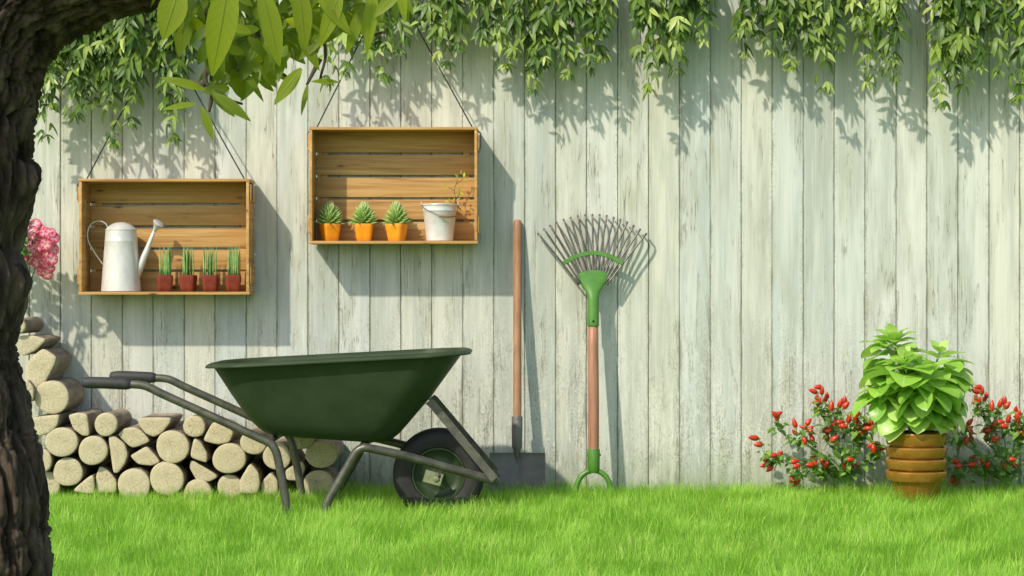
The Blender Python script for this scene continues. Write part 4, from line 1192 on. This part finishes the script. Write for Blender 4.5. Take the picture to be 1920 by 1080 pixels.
# ------------------------------------------------------------------ foreground tree
TZ = 2.3
def T(px, py, z=TZ): return N(px, py, z)
tb = T(-90, 540); 
tree = thing('tree', (tb.x, TZ, 0), 'dark rugged tree trunk framing the left edge with a limb arching overhead', 'tree')
PXM = F / TZ
def bark_tube(pts_r, seg, sub, seed, amp=1.0, lumps=()):
    P = catmull([p for p, r_ in pts_r], sub); Rr = lin([r_ for p, r_ in pts_r], sub)
    vs = []; fs = []; cr = []; acc = 0
    frm = frames(P, Vector((0, -1, 0)))
    for i, p in enumerate(P):
        t, u, w = frm[i]
        if i: acc += (P[i] - P[i - 1]).length
        for k_ in range(seg):
            a = 2 * PI * k_ / seg
            ca, sa = math.cos(a), math.sin(a)
            dv = u * ca + w * sa
            big = noise.noise(Vector((ca * 1.4, sa * 1.4, acc * 5 + seed)))
            wr = noise.noise(Vector((ca * 3, sa * 3, acc * 14 + seed + 7))) * .45
            # long furrows that wander, broken by cross cracks into plates
            n1 = noise.noise(Vector((ca * 6.5 + wr, sa * 6.5 - wr, acc * 7 + seed + 20)))
            n2 = noise.noise(Vector((ca * 13 + wr, sa * 13 + wr, acc * 17 + seed + 40)))
            n3 = noise.noise(Vector((ca * 4, sa * 4, acc * 40 + wr * 2 + seed + 60)))
            fine = noise.fractal(Vector((ca * 22, sa * 22, acc * 70 + seed)), 1.0, 2.1, 4)
            f1 = math.exp(-(n1 / .10) ** 2); f2 = math.exp(-(n2 / .10) ** 2); f3 = math.exp(-(n3 / .05) ** 2) * (.6 if n1 > 0 else .15)
            furrow = min(1.0, f1 + .6 * f2 + .5 * f3)
            h = amp * (.004 + .010 * big - .0125 * furrow + .0042 * fine + .004 * max(0, n1))
            pt = p + dv * (Rr[i] + h)
            for (lp, lr, la) in lumps:
                d2 = (pt - lp).length
                if d2 < lr * 2.5: pt = pt + dv * la * math.exp(-(d2 / lr) ** 2)
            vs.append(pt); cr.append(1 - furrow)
    for i in range(len(P) - 1):
        for k_ in range(seg):
            a = i * seg + k_; b = i * seg + (k_ + 1) % seg
            fs.append((a, b, b + seg, a + seg))
    fs.append(tuple(range(seg))[::-1]); fs.append(tuple((len(P) - 1) * seg + k_ for k_ in range(seg)))
    return vs, fs, cr
RT = 165 / PXM
edge = [(2000, 250, 1.55), (1700, 130, 1.2), (1400, 105, 1.05), (1200, 98, 1), (1080, 94, 1), (1000, 88, 1), (920, 87, 1), (850, 80, 1), (780, 68, 1), (700, 50, 1), (640, 44, 1), (590, 56, 1), (540, 66, 1), (490, 50, 1), (440, 56, 1), (395, 70, 1), (350, 76, 1), (300, 72, 1), (240, 72, 1)]
path = [(T(e - (14 if y > 900 else 24) - 165 * f_, y), RT * f_) for (y, e, f_) in edge]
path[0][0].z = -.03
path += [(T(-108, 160), RT), (T(-86, 85), RT * .97), (T(-46, 22), RT * .92), (T(10, -30), RT * .86), (T(82, -66), RT * .80), (T(172, -90), RT * .74), (T(258, -100), RT * .68), (T(360, -120), RT * .58), (T(480, -150), RT * .46), (T(620, -190, 2.28), RT * .33), (T(780, -270, 2.25), RT * .2), (T(900, -350, 2.2), RT * .08)]
lumps = [(T(66, 322, TZ - .01), .022, .018), (T(66, 365, TZ - .015), .019, .016), (T(58, 515, TZ - .01), .020, .017), (T(54, 540, TZ - .02), .018, .008), (T(50, 445, TZ - .01), .020, -.012), (T(40, 660, TZ - .02), .03, -.006), (T(22, 372, TZ - .08), .024, .014), (T(5, 520, TZ - .09), .03, .012)]
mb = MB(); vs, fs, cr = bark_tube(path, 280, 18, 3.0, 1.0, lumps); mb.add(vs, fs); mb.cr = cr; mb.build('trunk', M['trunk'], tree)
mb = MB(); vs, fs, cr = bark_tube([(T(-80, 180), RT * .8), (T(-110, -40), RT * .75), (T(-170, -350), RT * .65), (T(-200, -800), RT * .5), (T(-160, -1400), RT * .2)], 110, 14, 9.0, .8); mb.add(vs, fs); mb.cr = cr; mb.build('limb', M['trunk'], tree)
random.seed(17)
mbT = MB(); mbL = MB()
twigs = [[(360, -60), (385, 30), (400, 90), (395, 150)], [(420, -70), (470, 40), (500, 110), (545, 150)], [(500, -110), (580, 20), (610, 90), (600, 150)], [(600, -150), (660, -20), (690, 60), (720, 60)], [(380, -80), (340, 20), (330, 60)], [(395, 100), (385, 150), (410, 180), (455, 195)], [(640, -170), (720, -40), (760, 10)], [(385, 160), (345, 150)], [(400, 170), (392, 210)], [(600, 110), (575, 160)]]
tw = []
for i, t_ in enumerate(twigs):
    zz = TZ - .12 + random.uniform(-.08, .12)
    pts = catmull([T(x, y, lerp(TZ, zz, j / (len(t_) - 1)) if i not in (5, 7, 8, 9) else 2.2) for j, (x, y) in enumerate(t_)], 5)
    tube(mbT, pts, lin([.0032 - .0018 * q / max(1, len(t_) - 1) for q in range(len(t_))], 5), 6)
    if i < 7: tw += pts[2:]
def kleaf(x0, y0, x1, y1, w, z, tint, nz=.2, droop=.25, fold=.18):
    a = T(x0, y0, z); b = T(x1, y1, z - .01)
    L = (b - a).length
    leaf(mbL, a, b - a + Vector((0, 0, .0)), Vector((nz, -1, .35)), L, w / F * z, droop, fold, 'lance', tint, rows=10)
# the big hanging leaves and the loose ones at the lower edge
for a in ((338, -25, 305, 72, 62, 2.05, .85), (432, -45, 398, 140, 66, 2.0, .9), (490, -25, 527, 120, 48, 2.03, .8), (352, 10, 335, 105, 40, 2.2, .45), (345, 30, 388, 75, 30, 2.25, .25),
          (385, 168, 301, 141, 21, 2.15, .75), (368, 194, 304, 202, 14, 2.12, .8), (378, 200, 400, 260, 20, 2.1, .65), (565, 128, 514, 194, 30, 2.08, .85), (577, 158, 565, 214, 11, 2.1, .6), (634, 154, 584, 150, 13, 2.15, .7),
          (400, 175, 470, 222, 26, 2.15, .4), (398, 168, 440, 215, 30, 2.18, .3), (455, 130, 495, 187, 15, 2.2, .35), (445, 140, 420, 100, 40, 2.2, .1), (520, 120, 500, 160, 30, 2.2, .25),
          (430, 165, 380, 170, 30, 2.2, .2), (640, -20, 600, 85, 36, 2.1, .85), (560, -30, 575, 90, 42, 2.12, .75), (700, -30, 690, 98, 30, 2.1, .9), (745, -40, 762, 40, 22, 2.08, .9), (752, -20, 700, 30, 26, 2.1, .8), (680, 10, 650, 100, 26, 2.15, .7),
          (530, -30, 612, 62, 34, 2.15, .6), (590, -20, 660, 60, 34, 2.1, .75), (470, 60, 420, 45, 22, 2.1, .8), (610, 60, 560, 110, 24, 2.15, .5), (560, 60, 600, 128, 28, 2.15, .55), (480, 95, 450, 150, 34, 2.2, .2), (405, 60, 390, 135, 36, 2.2, .2)):
    kleaf(*a)
# inner mass
inside = lambda x, y: (y < 70 and 322 < x < 390) or (y < 112 and 380 < x < 560) or (y < 84 - (x - 560) * .30 and 540 < x < 745) or (395 < x < 490 and y < 160)
cnt = 0
while cnt < 430:
    x = random.uniform(318, 745); y = random.uniform(-45, 170)
    if not inside(x, y): continue
    cnt += 1
    zz = random.uniform(2.12, 2.42); b = T(x, y - 24, zz)
    az = random.uniform(0, 2 * PI); dr = Vector((math.cos(az) * .8, math.sin(az) * .5, random.uniform(-1.1, .1)))
    L = random.uniform(42, 80) / F * zz
    leaf(mbL, b, dr, Vector((0, -.8, .6)) + rv(.5), L, L * random.uniform(.30, .46), random.uniform(.2, .9), .2, 'lance', random.uniform(0, .6), rows=7)
for q in range(220):   # the crown goes on above the picture
    b = T(random.uniform(-200, 900), random.uniform(-420, -120), random.uniform(2.0, 2.7))
    az = random.uniform(0, 2 * PI)
    leaf(mbL, b, Vector((math.cos(az), math.sin(az), random.uniform(-1, .2))), Vector((0, -.3, 1)) + rv(.4), random.uniform(.03, .06), random.uniform(.010, .02), .5, .2, 'lance', None, rows=5)
mbT.build('twig', M['brown_twig'], tree)
mbL.build('crown', M['tree_leaf'], tree)

# ================================================================== light, sky, camera
sd = Vector((.76, 1.0, -1.10)).normalized()        # the way the light travels
sun = bpy.data.lights.new('sun', 'SUN'); sun.energy = 3.0; sun.angle = math.radians(1.3); sun.color = (1.0, .93, .79)
so = bpy.data.objects.new('sun', sun); COL.objects.link(so)
so.rotation_mode = 'QUATERNION'; so.rotation_quaternion = sd.to_track_quat('-Z', 'Y'); so.location = (-3, -4, 6)
w = bpy.data.worlds.new('World'); scene.world = w; w.use_nodes = True
nt = w.node_tree; bg = nt.nodes['Background']
sky = nt.nodes.new('ShaderNodeTexSky'); sky.sky_type = 'NISHITA'; sky.sun_disc = False
to = -sd
sky.sun_elevation = math.asin(to.z); sky.sun_rotation = math.atan2(to.x, to.y)
sky.air_density = 1.0; sky.dust_density = 1.2; sky.ozone_density = .6
nt.links.new(sky.outputs[0], bg.inputs[0]); bg.inputs[1].default_value = .15
cam = bpy.data.cameras.new('camera'); co = bpy.data.objects.new('camera', cam); COL.objects.link(co)
cam.sensor_width = 36; cam.lens = 36 * F / 1920; cam.clip_end = 500; cam.clip_start = .05
co.location = (0, 0, H); co.rotation_euler = (PI / 2, 0, 0)
scene.camera = co
vs_ = scene.view_settings
vs_.view_transform = 'Standard'; vs_.look = 'None'; vs_.gamma = 1; vs_.exposure = .38; vs_.use_curve_mapping = False
scene.render.engine = 'CYCLES'
scene.cycles.max_bounces = 6; scene.cycles.diffuse_bounces = 3; scene.cycles.transparent_max_bounces = 4
scene.cycles.use_denoising = True
